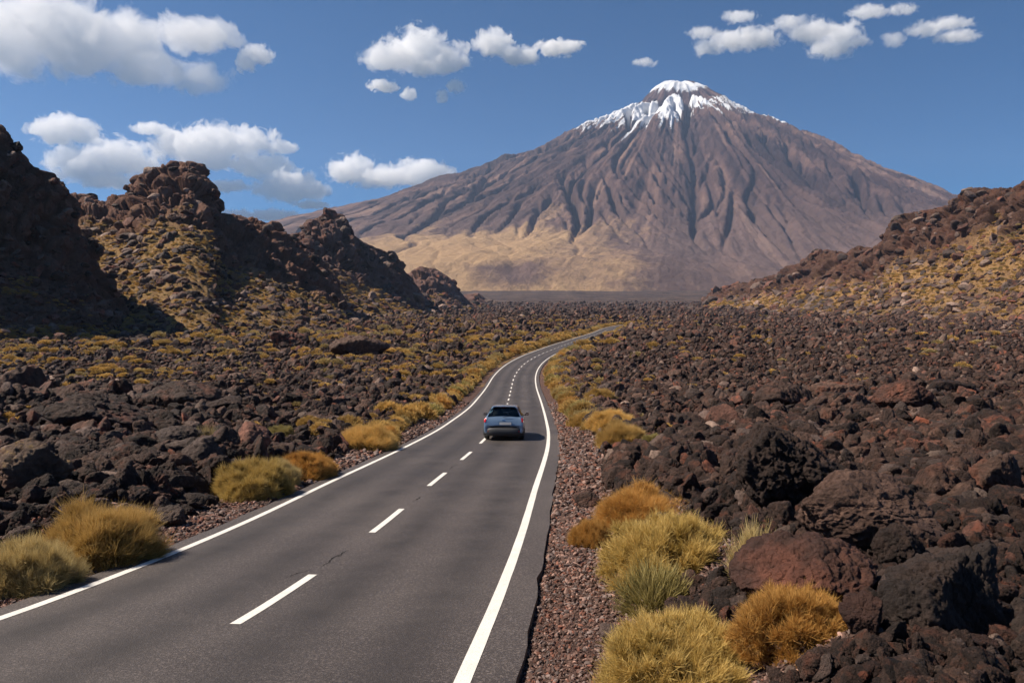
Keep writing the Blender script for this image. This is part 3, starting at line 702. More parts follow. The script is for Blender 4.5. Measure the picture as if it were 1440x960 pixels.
for X, Y, r in placed:
    k = random.randrange(16); mk = mats_[k % 8]; off_, _ = road_off([X], [Y])
    tone = {'lava': 'black', 'lava_brown': 'dark brown', 'lava_grey': 'dark grey', 'lava_rust': 'reddish brown', 'lava_pale': 'pale tan'}[mk]
    z = gz(X, Y)
    o = put('lava_rock', PROTO[k], loc=(X, Y, z+r*.22), rot=(random.uniform(-.4, .4), random.uniform(-.4, .4), random.uniform(0, 6.28)), scale=(r*random.uniform(.9, 1.25), r, r*random.uniform(.85, 1.25)))
    # screen position tells the nearest landmark
    u_, v_ = X/Y*1000, z/Y*1000
    best = []
    for h_, (hx_, hy_, _) in enumerate(heroxy):
        du_ = u_-hx_/hy_*1000; dv_ = v_-HV[h_]
        best.append((math.hypot(du_, dv_*1.5), h_, du_, dv_))
    best.sort(); lab = None
    for dd_, h_, du_, dv_ in best[:9]:
        rel_ = ('right of' if du_ > 0 else 'left of') if abs(du_) > abs(dv_)*1.3 else ('behind' if dv_ > 0 else 'in front of')
        for pre in (['just '] if dd_ < 70 else [''])+['farther ' if rel_ in ('right of', 'left of', 'behind') else 'well ']:
            t_ = '%s rock %s%s %s' % (tone, pre, rel_, SHORT[h_])
            if t_ not in used_lab: lab = t_; break
        if lab: break
    if lab is None: lab = '%s rock among the rubble, %s %s' % (tone, rel_, SHORT[best[0][1]])
    grp = 'rocks in the lava field %s the road' % ('left of' if off_[0] < 0 else 'right of')
    if lab in used_lab: grp = lab
    used_lab.setdefault(lab, []).append(o)
    for q_ in used_lab[lab]: tag(q_, lab, 'rock', grp)
    rock_objs.setdefault(k, o)

BH = [  # px, base py, width px, height px, material, mesh kind, label
 (948, 826, 200, 106, 'moss', 0, 'big round golden green bush in front of the orange bushes right of the road'),
 (905, 742, 118, 50, 'orange', 1, 'orange brown bush right behind the big golden green bush'),
 (832, 772, 66, 40, 'orange', 2, 'small low orange bush at the left of the orange brown bush, on the gravel'),
 (925, 868, 84, 50, 'olive', 't0', 'small spiky grey green tuft in front of the big golden green bush'),
 (1066, 838, 66, 60, 'straw', 't1', 'spiky pale green tuft between the big golden bush and the rust topped boulder'),
 (965, 1010, 240, 112, 'moss', 3, 'huge green gold bush at the bottom edge of the view'),
 (1135, 1010, 200, 98, 'orange', 0, 'huge rusty orange bush at the bottom edge, right of the green gold one'),
 (122, 800, 150, 88, 'golden', 1, 'big golden brown bush with long blades beside the left road edge'),
 (20, 838, 120, 82, 'straw', 2, 'straw coloured bush at the left edge of the view beside the road'),
 (346, 706, 112, 60, 'moss', 3, 'round golden green bush left of the road, nearer one of the pair'),
 (424, 678, 80, 44, 'orange', 0, 'orange tinged bush touching the far side of the round golden green bush'),
 (385, 690, 60, 42, 'straw', 2, 'pale bush squeezed between the round golden green bush and the orange tinged bush'),
 (286, 652, 30, 28, 'straw', 't0', 'small straw coloured tuft among the rocks beside the dark grey boulder'),
 (511, 638, 78, 38, 'golden', 1, 'wide golden bush left of the road behind the car'),
 (540, 626, 34, 26, 'orange', 2, 'small orange bush tucked behind the wide golden bush'),
 (391, 630, 42, 22, 'olive', 3, 'low green bush alone among the rocks left of the road'),
 (432, 608, 34, 16, 'golden', 0, 'flat yellow bush among dark rocks beyond the low green bush'),
 (875, 634, 64, 36, 'golden', 1, 'wide golden bush nearest the car on the right verge'),
 (862, 612, 62, 28, 'golden', 2, 'golden bush just behind the wide golden bush on the right verge'),
 (918, 638, 34, 22, 'olive', 3, 'small yellow green bush at the right end of the golden clump'),
 (817, 606, 36, 24, 'golden', 0, 'rounded golden bush at the left front of the clump on the right verge'),
 (845, 572, 40, 18, 'golden', 1, 'golden bush set back among rocks behind the clump on the right verge'),
]
BUSHXY = []
for (px, py, wp, hp, mk, kind, lab) in BH:
    if py > 960:
        a_, b_ = pix(px, py); G = Vector((a_*5.65, 5.65, 0))
    else: G = on_ground(px, py-4)
    wm = wp*G.y/1000; BUSHXY.append((G.x, G.y+wm*.12, wm*.52))

# ------------------------------------------------------------------ scatter (uncountable stuff only)
def scatter(name, P, S, ROT, VAR, variants, kindlabel, cat, tilt=None):
    """one object whose points carry copies of rocks or shrubs that already stand in the scene"""
    me = bpy.data.meshes.new(name); me.vertices.add(len(P)); me.vertices.foreach_set('co', np.asarray(P, np.float32).ravel())
    a = me.attributes.new('sc', 'FLOAT_VECTOR', 'POINT'); a.data.foreach_set('vector', np.asarray(S, np.float32).ravel())
    a = me.attributes.new('ro', 'FLOAT_VECTOR', 'POINT'); a.data.foreach_set('vector', np.asarray(ROT, np.float32).ravel())
    a = me.attributes.new('va', 'INT', 'POINT'); a.data.foreach_set('value', np.asarray(VAR, np.int32))
    o = put(name, me); g = bpy.data.node_groups.new(name, 'GeometryNodeTree')
    g.interface.new_socket('Geometry', in_out='INPUT', socket_type='NodeSocketGeometry')
    g.interface.new_socket('Geometry', in_out='OUTPUT', socket_type='NodeSocketGeometry')
    gi = g.nodes.new('NodeGroupInput'); go = g.nodes.new('NodeGroupOutput'); jn = g.nodes.new('GeometryNodeJoinGeometry')
    def na(nm, t):
        d = g.nodes.new('GeometryNodeInputNamedAttribute'); d.data_type = t; d.inputs['Name'].default_value = nm; return d.outputs['Attribute']
    va, sc_, ro = na('va', 'INT'), na('sc', 'FLOAT_VECTOR'), na('ro', 'FLOAT_VECTOR')
    for k, src in enumerate(variants):
        c = g.nodes.new('FunctionNodeCompare'); c.data_type = 'INT'; c.operation = 'EQUAL'
        g.links.new(va, [i for i in c.inputs if i.type == 'INT'][0]); [i for i in c.inputs if i.type == 'INT'][1].default_value = k
        oi = g.nodes.new('GeometryNodeObjectInfo'); oi.inputs['Object'].default_value = src; oi.transform_space = 'ORIGINAL'
        oi.inputs['As Instance'].default_value = True
        ip = g.nodes.new('GeometryNodeInstanceOnPoints'); g.links.new(gi.outputs[0], ip.inputs['Points'])
        g.links.new(c.outputs[0], ip.inputs['Selection']); g.links.new(oi.outputs['Geometry'], ip.inputs['Instance'])
        g.links.new(ro, ip.inputs['Rotation']); g.links.new(sc_, ip.inputs['Scale']); g.links.new(ip.outputs[0], jn.inputs[0])
    g.links.new(jn.outputs[0], go.inputs[0])
    md = o.modifiers.new('scatter', 'NODES'); md.node_group = g
    tag(o, kindlabel, cat, kind='stuff'); return o
RV = [rock_objs[k] for k in sorted(rock_objs)]
RVI = np.array([k for k in sorted(rock_objs)])
pale_idx = [i for i, k in enumerate(RVI) if k % 8 == 7]
def pick_var(n, pale=.05):
    v = rng.integers(0, len(RV), n); ispale = np.isin(v, pale_idx); re = ispale & (rng.random(n) > pale*8)
    nonp = np.array([i for i in range(len(RV)) if i not in pale_idx]); v[re] = rng.choice(nonp, re.sum()); return v
def rubble(n, ymin, ymax, smin, smax, cap, verge=1.0, spow=2.2):
    Y = np.exp(rng.uniform(math.log(ymin), math.log(ymax), n)); X = rng.uniform(-.86, .86, n)*Y+rng.normal(0, 1.5, n)
    r = Y*(smin+(smax-smin)*rng.random(n)**spow); r = np.minimum(r, cap*(.5+.5*rng.random(n)))*.5
    off_, _ = road_off(X, Y); d_ = np.maximum(off_-RR, RL-off_)
    lim = verge+r+.35*noise(X*.8, Y*.8, s=90)+np.where(off_ > 0, .35, 0)
    bare = fbm(X/6, Y/6, o=3, s=91)+.3*noise(X/25, Y/25, s=92)
    keep = (d_ > lim) & ((bare < .34) | (rng.random(n) < .25))
    r = r*(1+.8*np.clip(-bare*2.2, -.4, 1.))
    for bx_, by_, br_ in BUSHXY:
        keep &= ~(np.hypot(X-bx_, (Y-by_)*1.1) < br_+r*.5)
    X, Y, r = X[keep], Y[keep], r[keep]; Z = ground_z(X, Y)+r*.30
    n = len(X); S = np.c_[r*rng.uniform(.8, 1.35, n), r*rng.uniform(.8, 1.2, n), r*rng.uniform(.7, 1.35, n)]
    return np.c_[X, Y, Z], S, rng.uniform(-3.14, 3.14, (n, 3))*np.array([.5, .5, 1])
P_, S_, R_ = zip(rubble(36000, 3.2, 30, .007, .062, .9, spow=4.2), rubble(80000, 16, 120, .0042, .036, 1.3, spow=4.6), rubble(120000, 80, 460, .0022, .012, 2.8, 1.6, spow=4.2), rubble(14000, 400, 1500, .003, .008, 6., 3.))
P_, S_, R_ = map(np.vstack, (P_, S_, R_))
scatter('lava_rubble', P_, S_, R_, pick_var(len(P_), .022), RV, 'dark broken lava rubble covering the plain on both sides of the road', 'rubble')
# gravel along the verges
def gravel(n, ymin, ymax, smin, smax):
    Y = ymin*(ymax/ymin)**rng.random(n)
    i = np.clip(np.searchsorted(CL[:, 1], Y), 0, len(CL)-1); sd = rng.random(n) < .5
    dd_ = rng.random(n)**1.1*2.8-.05+.06*rng.normal(size=n)
    o_ = np.where(sd, RL-dd_, RR+dd_); X = CL[i, 0]+NR[i, 0]*o_; Yy = CL[i, 1]+NR[i, 1]*o_+rng.uniform(-.25, .25, n)
    off_, _ = road_off(X, Yy); d_ = np.maximum(off_-RR, RL-off_); k = d_ > -.03; X, Yy = X[k], Yy[k]; n = len(X)
    r = (smin+(smax-smin)*rng.random(n)**3)*.5*np.clip(Yy/9, .8, 3)
    S = np.c_[r*rng.uniform(.8, 1.5, n), r, r*rng.uniform(.5, 1., n)]
    return np.c_[X, Yy, ground_z(X, Yy)+r*.3], S, rng.uniform(-3.14, 3.14, (n, 3))*np.array([.3, .3, 1])
chips = []
for k, mk in enumerate(('chip_red', 'chip_brown', 'chip_grey', 'chip_pink')):
    colr = {'chip_red': (.17, .072, .048), 'chip_brown': (.10, .058, .045), 'chip_grey': (.17, .125, .11), 'chip_pink': (.27, .165, .13)}[mk]
    m, n, b = mat(mk); rnd = N(n, 'ObjectInfo').outputs['Random']
    n.links.new(mix(n, 1., colr, tone_rgb(n, mth(n, 'MULTIPLY_ADD', rnd, 1., .4)), 'MULTIPLY'), b.inputs['Base Color'])
    # the four source stones lie on the verge themselves
    me = rock_mesh('gravel_stone', 500+k, 2, m, cuts=6, rough=.5, vesic=0); me.polygons.foreach_set('use_smooth', np.zeros(len(me.polygons), bool))
    x, y = [(1.25, 8.2), (1.6, 9.4), (-7.4, 11.2), (-7.1, 13.5)][k]
    off_, ii = road_off([x], [y]); tgt = (RR+.9) if off_[0] > 0 else (RL-.8); c_ = CL[ii[0]]; n_ = NR[ii[0]]
    x, y = c_+n_*tgt
    o = put('gravel_stone', me, loc=(x, y, gz(x, y)+.01), scale=(.035, .03, .022))
    tag(o, ['rust red stone chip on the right gravel verge', 'brown stone chip on the right gravel verge', 'grey stone chip on the left gravel verge', 'pink stone chip on the left gravel verge'][k], 'stone', 'loose stones on the gravel verges'); chips.append(o)
P1, S1, R1 = gravel(52000, 5.5, 16, .022, .085); P2, S2, R2 = gravel(36000, 13, 60, .03, .10)
Pg = np.vstack([P1, P2]); scatter('gravel', Pg, np.vstack([S1, S2]), np.vstack([R1, R2]), rng.choice(4, len(Pg), p=[.2, .45, .22, .13]), chips, 'reddish brown gravel along the edges of the asphalt', 'gravel')

# ------------------------------------------------------------------ broom bushes
def bush_mesh(name, seed, tufts, per, m, blade=.15, wid=.006, flat=.62, inner=.45, spread=.55, jit=.022):
    r = np.random.default_rng(seed)
    # tuft roots on a lumpy dome
    nt_ = tufts; ph = r.uniform(0, 2*math.pi, nt_); cz = r.uniform(-.12, 1., nt_); sn_ = np.sqrt(np.clip(1-cz**2, 0, 1))
    D = np.c_[sn_*np.cos(ph), sn_*np.sin(ph), cz]
    gapm = noise(D[:, 0]*2.8+seed*1.3, D[:, 1]*2.8, D[:, 2]*2.8, s=seed+13) > -.30
    ph, cz, sn_, D = ph[gapm], cz[gapm], sn_[gapm], D[gapm]; nt_ = len(D)
    lump = 1+.50*fbm(D[:, 0]*1.6+seed, D[:, 1]*1.6, D[:, 2]*1.6, o=2, s=seed)+.16*noise(D[:, 0]*4+seed, D[:, 1]*4, D[:, 2]*4, s=seed+3)
    depth = np.where(r.random(nt_) < .72, r.uniform(.86, 1., nt_), r.uniform(inner, .86, nt_))
    C_ = D*(lump*depth)[:, None]*np.array([1, 1, flat*1.15])
    tr = r.random(nt_); pt = np.clip(.5+1.1*fbm(D[:, 0]*2.3+seed, D[:, 1]*2.3, D[:, 2]*2.3, o=3, s=seed+7), 0, 1)
    # blades
    k = np.repeat(np.arange(nt_), per); nb = len(k)
    dirs = D[k]*np.array([1, 1, .9])+np.array([0, 0, .38])+r.normal(0, spread, (nb, 3))*.6
    dirs /= np.linalg.norm(dirs, axis=1)[:, None]
    root = C_[k]*.90+r.normal(0, jit, (nb, 3)); root[:, 2] = np.maximum(root[:, 2], 0)
    ln = blade*(.55+.8*r.random(nb))*(.8+.4*tr[k]); sd = np.cross(dirs, r.normal(size=(nb, 3))); sd /= np.linalg.norm(sd, axis=1)[:, None]
    w_ = wid*(.7+.6*r.random(nb))
    bend = r.normal(0, .18, (nb, 3)); bend[:, 2] = np.abs(bend[:, 2])*.6
    mid = root+dirs*ln[:, None]*.55; tipp = root+(dirs+bend*.8)*ln[:, None]
    V = np.stack([root-sd*w_[:, None], root+sd*w_[:, None], mid+sd*w_[:, None]*.8, mid-sd*w_[:, None]*.8, tipp+sd*w_[:, None]*.18, tipp-sd*w_[:, None]*.18], 1)
    V[..., 2] = np.maximum(V[..., 2], -.04)
    base = np.arange(nb)[:, None]*6
    F = np.concatenate([base+np.array([[0, 1, 2, 3]]), base+np.array([[3, 2, 4, 5]])])
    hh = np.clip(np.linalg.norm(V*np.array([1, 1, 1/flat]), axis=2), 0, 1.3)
    tipv = np.stack([np.full(nb, .25), np.full(nb, .25), np.full(nb, .6), np.full(nb, .6), np.ones(nb), np.ones(nb)], 1)*np.clip(hh, .2, 1)  # golden towards blade tips; also darker inwards, painting the bush's inner shade
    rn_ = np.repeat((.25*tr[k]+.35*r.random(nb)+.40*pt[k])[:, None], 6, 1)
    return mesh_from(name, V.reshape(-1, 3), F, m, smooth=False, attrs={'tip': tipv, 'rnd': rn_})
def stems_mesh(name, seed, n_=60):
    r = np.random.default_rng(seed); V = []; F = []
    for i in range(n_):
        ph = r.uniform(0, 2*math.pi); el_ = r.uniform(.15, 1.2); L = r.uniform(.55, .85)
        d = Vector((math.cos(ph)*math.cos(el_), math.sin(ph)*math.cos(el_), math.sin(el_)*.62)); p0 = Vector((r.normal(0, .05), r.normal(0, .05), -.03))
        sv = d.cross(Vector((0, 0, 1))).normalized(); uv = d.cross(sv).normalized(); b0 = len(V)
        for t_ in (0, .5, 1):
            c_ = p0+d*L*t_+Vector((0, 0, .06*t_*t_)); w_ = .012*(1-.7*t_)
            for a_ in (0, 2.09, 4.19): V.append(c_+sv*w_*math.cos(a_)+uv*w_*math.sin(a_))
        for q_ in (0, 3):
            for a_ in range(3): F.append((b0+q_+a_, b0+q_+(a_+1) % 3, b0+q_+3+(a_+1) % 3, b0+q_+3+a_))
    return mesh_from(name, [tuple(v) for v in V], F, M['twig'])
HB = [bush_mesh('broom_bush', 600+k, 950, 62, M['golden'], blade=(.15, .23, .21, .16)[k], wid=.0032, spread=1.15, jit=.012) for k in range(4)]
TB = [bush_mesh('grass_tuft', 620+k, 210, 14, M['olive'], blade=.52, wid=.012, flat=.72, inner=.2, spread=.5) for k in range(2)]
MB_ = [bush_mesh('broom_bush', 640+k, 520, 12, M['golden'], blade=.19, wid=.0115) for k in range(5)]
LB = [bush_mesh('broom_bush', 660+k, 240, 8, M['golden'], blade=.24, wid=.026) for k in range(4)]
ST = [stems_mesh('stems', 680+k) for k in range(2)]
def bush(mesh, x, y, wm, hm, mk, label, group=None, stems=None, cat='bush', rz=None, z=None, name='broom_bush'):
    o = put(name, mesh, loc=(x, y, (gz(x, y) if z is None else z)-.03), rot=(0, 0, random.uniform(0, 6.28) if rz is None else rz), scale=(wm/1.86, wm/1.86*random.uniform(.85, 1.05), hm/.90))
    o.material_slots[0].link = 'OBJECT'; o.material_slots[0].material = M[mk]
    tag(o, label, cat, group)
    if stems: put('stems', stems, o)
    return o
for k, (px, py, wp, hp, mk, kind, lab) in enumerate(BH):
    if py > 960:
        a_, b_ = pix(px, py); Yb = 5.65; xg = a_*Yb; G = Vector((xg, Yb, gz(xg, Yb)))
    else: G = on_ground(px, py-4)
    sc_ = G.y/1000; wm = wp*sc_; hm = hp*sc_*1.05
    me = TB[int(kind[1])] if isinstance(kind, str) else HB[kind]
    bush(me, G.x, G.y+wm*.22, wm, hm, mk, lab, 'bushes along the near stretch of road', ST[k % 2] if wp > 60 else None, cat='tuft' if isinstance(kind, str) else 'bush', name='grass_tuft' if isinstance(kind, str) else 'broom_bush')
hb_xy = np.array([(o.location.x, o.location.y) for o in COL.objects if o.name.startswith(('broom_bush', 'grass_tuft'))])
# the rows along both verges
cnt = {'l': 0, 'r': 0}; LOWB = []
ORD = ['first', 'second', 'third', 'fourth', 'fifth', 'sixth', 'seventh', 'eighth', 'ninth', 'tenth', 'eleventh', 'twelfth', 'thirteenth', 'fourteenth', 'fifteenth', 'sixteenth', 'seventeenth', 'eighteenth', 'nineteenth', 'twentieth']
TENS = {2: 'twenty', 3: 'thirty', 4: 'forty', 5: 'fifty', 6: 'sixty', 7: 'seventy', 8: 'eighty', 9: 'ninety', 10: 'hundred', 11: 'hundred and ten', 12: 'hundred and twenty'}
def ordinal(n):
    if n <= 20: return ORD[n-1]
    t_, u_ = divmod(n, 10); return TENS[t_]+' '+ORD[u_-1] if u_ else TENS[t_][:-1]+'ieth'
def row(side, s_from, s_to, first_off):
    s_ = s_from; sd = 'left' if side == 'l' else 'right'
    while s_ < s_to:
        i = int(np.searchsorted(CS, s_)); c_ = CL[i]; n_ = NR[i]; y0 = c_[1]
        far_ = y0
        wm = random.uniform(1.0, 2.0)*(1 if far_ < 90 else 1.25 if far_ < 160 else 1.7)
        o_ = (RL-first_off-random.uniform(0, .5)-wm*.3) if side == 'l' else (RR+first_off+random.uniform(0, .5)+wm*.3)
        x, y = c_+n_*o_
        if np.all(np.hypot(hb_xy[:, 0]-x, hb_xy[:, 1]-y) > 1.1):
            me = MB_[random.randrange(5)] if far_ < 70 else LB[random.randrange(4)]
            mk = random.choices(['golden', 'straw', 'orange', 'olive'], [.66, .12, .14, .08])[0]
            tone = {'golden': 'golden', 'straw': 'straw coloured', 'orange': 'orange tinged', 'olive': 'olive green'}[mk]
            cnt[side] += 1
            o = bush(me, x, y, wm, wm*random.uniform(.46, .62), mk, '%s bush, %s from the near end of the %s roadside row' % (tone, ordinal(cnt[side]), sd), 'bushes in a row along the %s road edge' % sd)
            if me in LB and mk in ('golden', 'straw', 'orange') and len(LOWB) < 4 and all(q.data != me for q in LOWB): LOWB.append(o)
            if random.random() < .5 and far_ < 130:
                o2 = o_+(-1 if side == 'l' else 1)*random.uniform(.8, 1.8); x, y = c_+n_*o2+np.array([0, random.uniform(-.4, .4)])
                bush(me, x, y, wm*random.uniform(.6, .9), wm*.40, mk, '%s bush tucked behind the %s bush of the %s roadside row' % (tone, ordinal(cnt[side]), sd), 'second rank of bushes along the %s road edge' % sd)
        s_ += wm*random.uniform(.80, 1.25)
sY = lambda Y: CS[int(np.argmin(np.abs(CL[:, 1]-Y)))]
row('l', sY(29.5), sY(205), 1.05)
row('r', sY(36), sY(190), 1.0)
# scrub dots on the plain and the slopes, and the far end of the rows: uncountable
Ps = []; Ss = []
def add_scrub(X, Y, Z, wm):
    n = len(X); Ps.append(np.c_[X, Y, Z]); Ss.append(np.c_[wm*rng.uniform(.4, .6, n), wm*rng.uniform(.4, .6, n), wm*rng.uniform(.28, .5, n)])
for side in (-1, 1):
    s_ = np.arange(sY(190), CS[-1], 1.3); s_ = s_+rng.uniform(-.5, .5, len(s_)); i = np.clip(np.searchsorted(CS, s_), 0, len(CL)-1)
    o_ = side*(4.7+rng.random(len(s_))*2); X = CL[i, 0]+NR[i, 0]*o_; Y = CL[i, 1]+NR[i, 1]*o_; add_scrub(X, Y, ground_z(X, Y)+.1, rng.uniform(1.4, 2.8, len(X)))
n = 9000; Y = np.exp(rng.uniform(math.log(26), math.log(520), n)); X = rng.uniform(-.8, .8, n)*Y
off_, _ = road_off(X, Y); d_ = np.maximum(off_-RR, RL-off_); dens = fbm(X/22, Y/22, o=3, s=95)
pr_ = np.where(off_ < 0, .42, .05)*sst(30, 110, Y)+.7*np.exp(-(d_/7)**2)*sst(40, 80, Y); pr_ += np.where(off_ < 0, .10, .03)
k = (rng.random(n) < pr_*(1+2.6*dens)) & (d_ > 2.2); X, Y = X[k], Y[k]; add_scrub(X, Y, ground_z(X, Y)+.12*np.clip(Y/60, .6, 3), rng.uniform(.5, 1.4, len(X))*np.clip(Y/70, .6, 2.6))
hr_P = []; hr_S = []
for hn, (X, Y, Z, rock, T, xx, S, gl) in HILLPTS.items():
    big = Y.max()
    Wt = ((T > .03) & (T < .94)).astype(float); 
    ta = [np.gradient(q_, axis=0) for q_ in (X, Y, Z)]; tb = [np.gradient(q_, axis=1) for q_ in (X, Y, Z)]
    dx = np.sqrt((ta[1]*tb[2]-ta[2]*tb[1])**2+(ta[2]*tb[0]-ta[0]*tb[2])**2+(ta[0]*tb[1]-ta[1]*tb[0])**2)
    px_ = X/np.maximum(Y, 1)*1000+720; Wt *= dx*((px_ > -60) & (px_ < 1500))/np.maximum(Y, 1)**2
    def pickw(Wt, n):
        c = np.cumsum(Wt.ravel()); return np.searchsorted(c, rng.random(n)*c[-1])
    share = Wt.sum()*.2
    ns = int(min(5000, 45000*share)); nrk = int(min(6500, 60000*share))
    i = pickw(Wt*(1-rock)*np.clip(gl, .02, 1)**2, ns); ssz = Y.ravel()[i]/100
    add_scrub(X.ravel()[i]+rng.normal(0, .3, ns)*ssz, Y.ravel()[i], Z.ravel()[i]-.05*ssz, ssz*rng.uniform(.25, .75, ns))
    i = pickw(Wt*(1-.88*rock)*np.clip(.75-gl, .12, 1), nrk); sz = Y.ravel()[i]/1000*(1.3+17*rng.random(nrk)**4.5)
    hr_P.append(np.c_[X.ravel()[i], Y.ravel()[i], Z.ravel()[i]]); hr_S.append(np.c_[sz*rng.uniform(.8, 1.4, nrk), sz, sz*rng.uniform(.7, 1.2, nrk)]*.6)
Ps = np.vstack(Ps); Ss = np.vstack(Ss)
scatter('dry_scrub', Ps, Ss, np.c_[rng.normal(0, .08, (len(Ps), 2)), rng.uniform(0, 6.28, len(Ps))], rng.integers(0, len(LOWB), len(Ps)), LOWB, 'low dry yellow scrub dotted over the plain and the slopes', 'scrub')
RVH = [q for q in RV if q.data.materials[0].name in ('brown_lava_rock', 'grey_lava_rock', 'rust_lava_rock', 'pale_lava_rock')]; hp_ = np.vstack(hr_P); scatter('hill_rubble', hp_, np.vstack(hr_S), rng.uniform(-3.14, 3.14, (len(hp_), 3))*np.array([.2, .2, 1]), rng.integers(0, len(RVH), len(hp_)), RVH, 'loose brown rocks strewn over the hillsides', 'rubble')

#@@CAR
# ------------------------------------------------------------------ car
M['car_paint'] = simple('blue_grey_paint', (.15, .225, .33), .28, .35, 1., .5)
M['plastic'] = simple('black_plastic', (.025, .025, .028), .55)
M['rubber'] = simple('tyre_rubber', (.014, .014, .015), .8)
M['alloy'] = simple('alloy', (.35, .36, .38), .35, .8)
M['chrome'] = simple('chrome', (.75, .76, .78), .15, 1.)
M['plate'] = simple('number_plate', (.62, .60, .56), .5)
M['red'] = simple('red_lens', (.50, .012, .012), .15, 0, 1.)
M['clearlens'] = simple('clear_lens', (.55, .56, .58), .12, 0, 1.)
M['seatcloth'] = simple('dark_trim', (.03, .03, .034), .8)
mg, n_, b_ = mat('tinted_glass'); b_.inputs['Base Color'].default_value = (.55, .68, .70, 1); b_.inputs['Roughness'].default_value = .02
b_.inputs['Transmission Weight'].default_value = .0
tr_ = N(n_, 'BsdfTransparent'); tr_.inputs[0].default_value = (.62, .74, .74, 1); gl_ = N(n_, 'BsdfGlossy'); gl_.inputs['Roughness'].default_value = .03
fr_ = N(n_, 'Fresnel'); fr_.inputs[0].default_value = 1.55; ms_ = N(n_, 'MixShader'); n_.links.new(fr_.outputs[0], ms_.inputs[0]); n_.links.new(tr_.outputs[0], ms_.inputs[1]); n_.links.new(gl_.outputs[0], ms_.inputs[2])
n_.links.new(ms_.outputs[0], [x for x in n_.nodes if x.type == 'OUTPUT_MATERIAL'][0].inputs[0]); M['glass'] = mg

# stations along the car: y, half width, sill z, belt z, top z, half width at top
STN = np.array([(.05, .62, .40, .56, .60, .58), (.0, .80, .34, .62, .66, .70), (.05, .865, .30, .80, .84, .76), (.13, .875, .28, .92, .985, .74),
                (.32, .88, .26, .94, 1.22, .655), (.55, .885, .25, .945, 1.42, .585), (.85, .89, .24, .945, 1.475, .60), (1.6, .89, .24, .94, 1.505, .615), (2.3, .89, .24, .93, 1.46, .60),
                (2.75, .89, .24, .92, 1.24, .64), (3.12, .885, .24, .91, 1.01, .70), (3.6, .865, .25, .82, .91, .66), (3.95, .82, .27, .66, .76, .62), (4.1, .70, .30, .55, .58, .55), (4.12, .5, .36, .5, .53, .45)])
def ring(s):
    y, w_, zb, bz, zt, wt = s
    mid = .5*(bz+zt)
    return np.array([(0, y, zb), (.86*w_, y, zb), (.975*w_, y, zb+.07), (w_, y, zb+.5*(bz-zb)), (.975*w_, y, bz-.06*(bz-zb)), (min(.945*w_, wt+.2), y, bz+.10*(zt-bz)),
                     (wt+.36*(min(.93*w_, wt+.2)-wt), y, bz+.62*(zt-bz)), (wt, y, zt-.10*min(1, (zt-bz)*1.6)), (.86*wt, y, zt-.022), (.45*wt, y, zt), (0, y, zt+.008)])
RG = np.array([ring(s) for s in STN])
def cr(A, t):
    n = len(A); i = int(min(math.floor(t), n-2)); f = t-i; p1, p2 = A[i], A[i+1]; p0 = A[i-1] if i else p1; p3 = A[i+2] if i+2 < n else p2
    return .5*((2*p1)+(p2-p0)*f+(2*p0-5*p1+4*p2-p3)*f*f+(3*p1-p0-3*p2+p3)*f**3)*.75+.25*(p1*(1-f)+p2*f)
def S_(u, v):
    return cr(np.array([cr(RG[i], v) for i in range(max(0, int(u)-1), min(len(RG), int(u)+3))]), u-max(0, int(u)-1))
def panel(name, u0, u1, v0, v1, m, parent, side=1, nu=9, nv=7, off_=.008, thick=.012, shape=None):
    """a piece of the car skin lifted a little off the body, with rounded corners"""
    bm = bmesh.new(); G_ = []
    for i in range(nu):
        rowv = []
        for j in range(nv):
            a = i/(nu-1); c = j/(nv-1)
            u = u0+(u1-u0)*a; v = v0+(v1-v0)*c
            if shape: u, v = shape(a, c, u, v)
            p = S_(u, v); e = 1e-2; du = S_(min(u+e, len(RG)-1.001), v)-S_(max(u-e, 0), v); dv = S_(u, min(v+e, 9.999))-S_(u, max(v-e, 0))
            nn = np.cross(du, dv); nn /= np.linalg.norm(nn)+1e-9
            c0 = np.array([0, 2.0, .75]); nn = nn if np.dot(nn, p-c0) > 0 else -nn
            q_ = p+nn*off_; rowv.append(bm.verts.new((q_[0]*side, q_[1], q_[2])))
        G_.append(rowv)
    for i in range(nu-1):
        for j in range(nv-1): bm.faces.new((G_[i][j], G_[i+1][j], G_[i+1][j+1], G_[i][j+1]))
    bmesh.ops.recalc_face_normals(bm, faces=bm.faces)
    me = bpy.data.meshes.new(name); bm.to_mesh(me); bm.free(); me.materials.append(m)
    for p in me.polygons: p.use_smooth = True
    o = put(name, me, parent); return o
def both(name, u0, u1, v0, v1, m, parent, nu=17, nv=7, **k):
    """a panel spanning the centre line: mirrored halves welded"""
    bm = bmesh.new(); objs_ = []
    for sd in (1, -1):
        o = panel('t', u0, u1, v0, v1, m, None, sd, nu, nv, **k); bm.from_mesh(o.data); me = o.data; bpy.data.objects.remove(o); bpy.data.meshes.remove(me)
    bmesh.ops.remove_doubles(bm, verts=bm.verts, dist=.004); bmesh.ops.recalc_face_normals(bm, faces=bm.faces)
    me = bpy.data.meshes.new(name); bm.to_mesh(me); bm.free(); me.materials.append(m)
    for p in me.polygons: p.use_smooth = True
    return put(name, me, parent)
def lathe(name, prof, m, parent, loc, axis='X', n=28):
    V = []; F = []
    for (r_, h_) in prof:
        for k in range(n):
            a = 2*math.pi*k/n; V.append((h_, r_*math.cos(a), r_*math.sin(a)))
    F = grid_faces(len(prof), n, True); o = put(name, mesh_from(name, V, F, m), parent, loc); return o
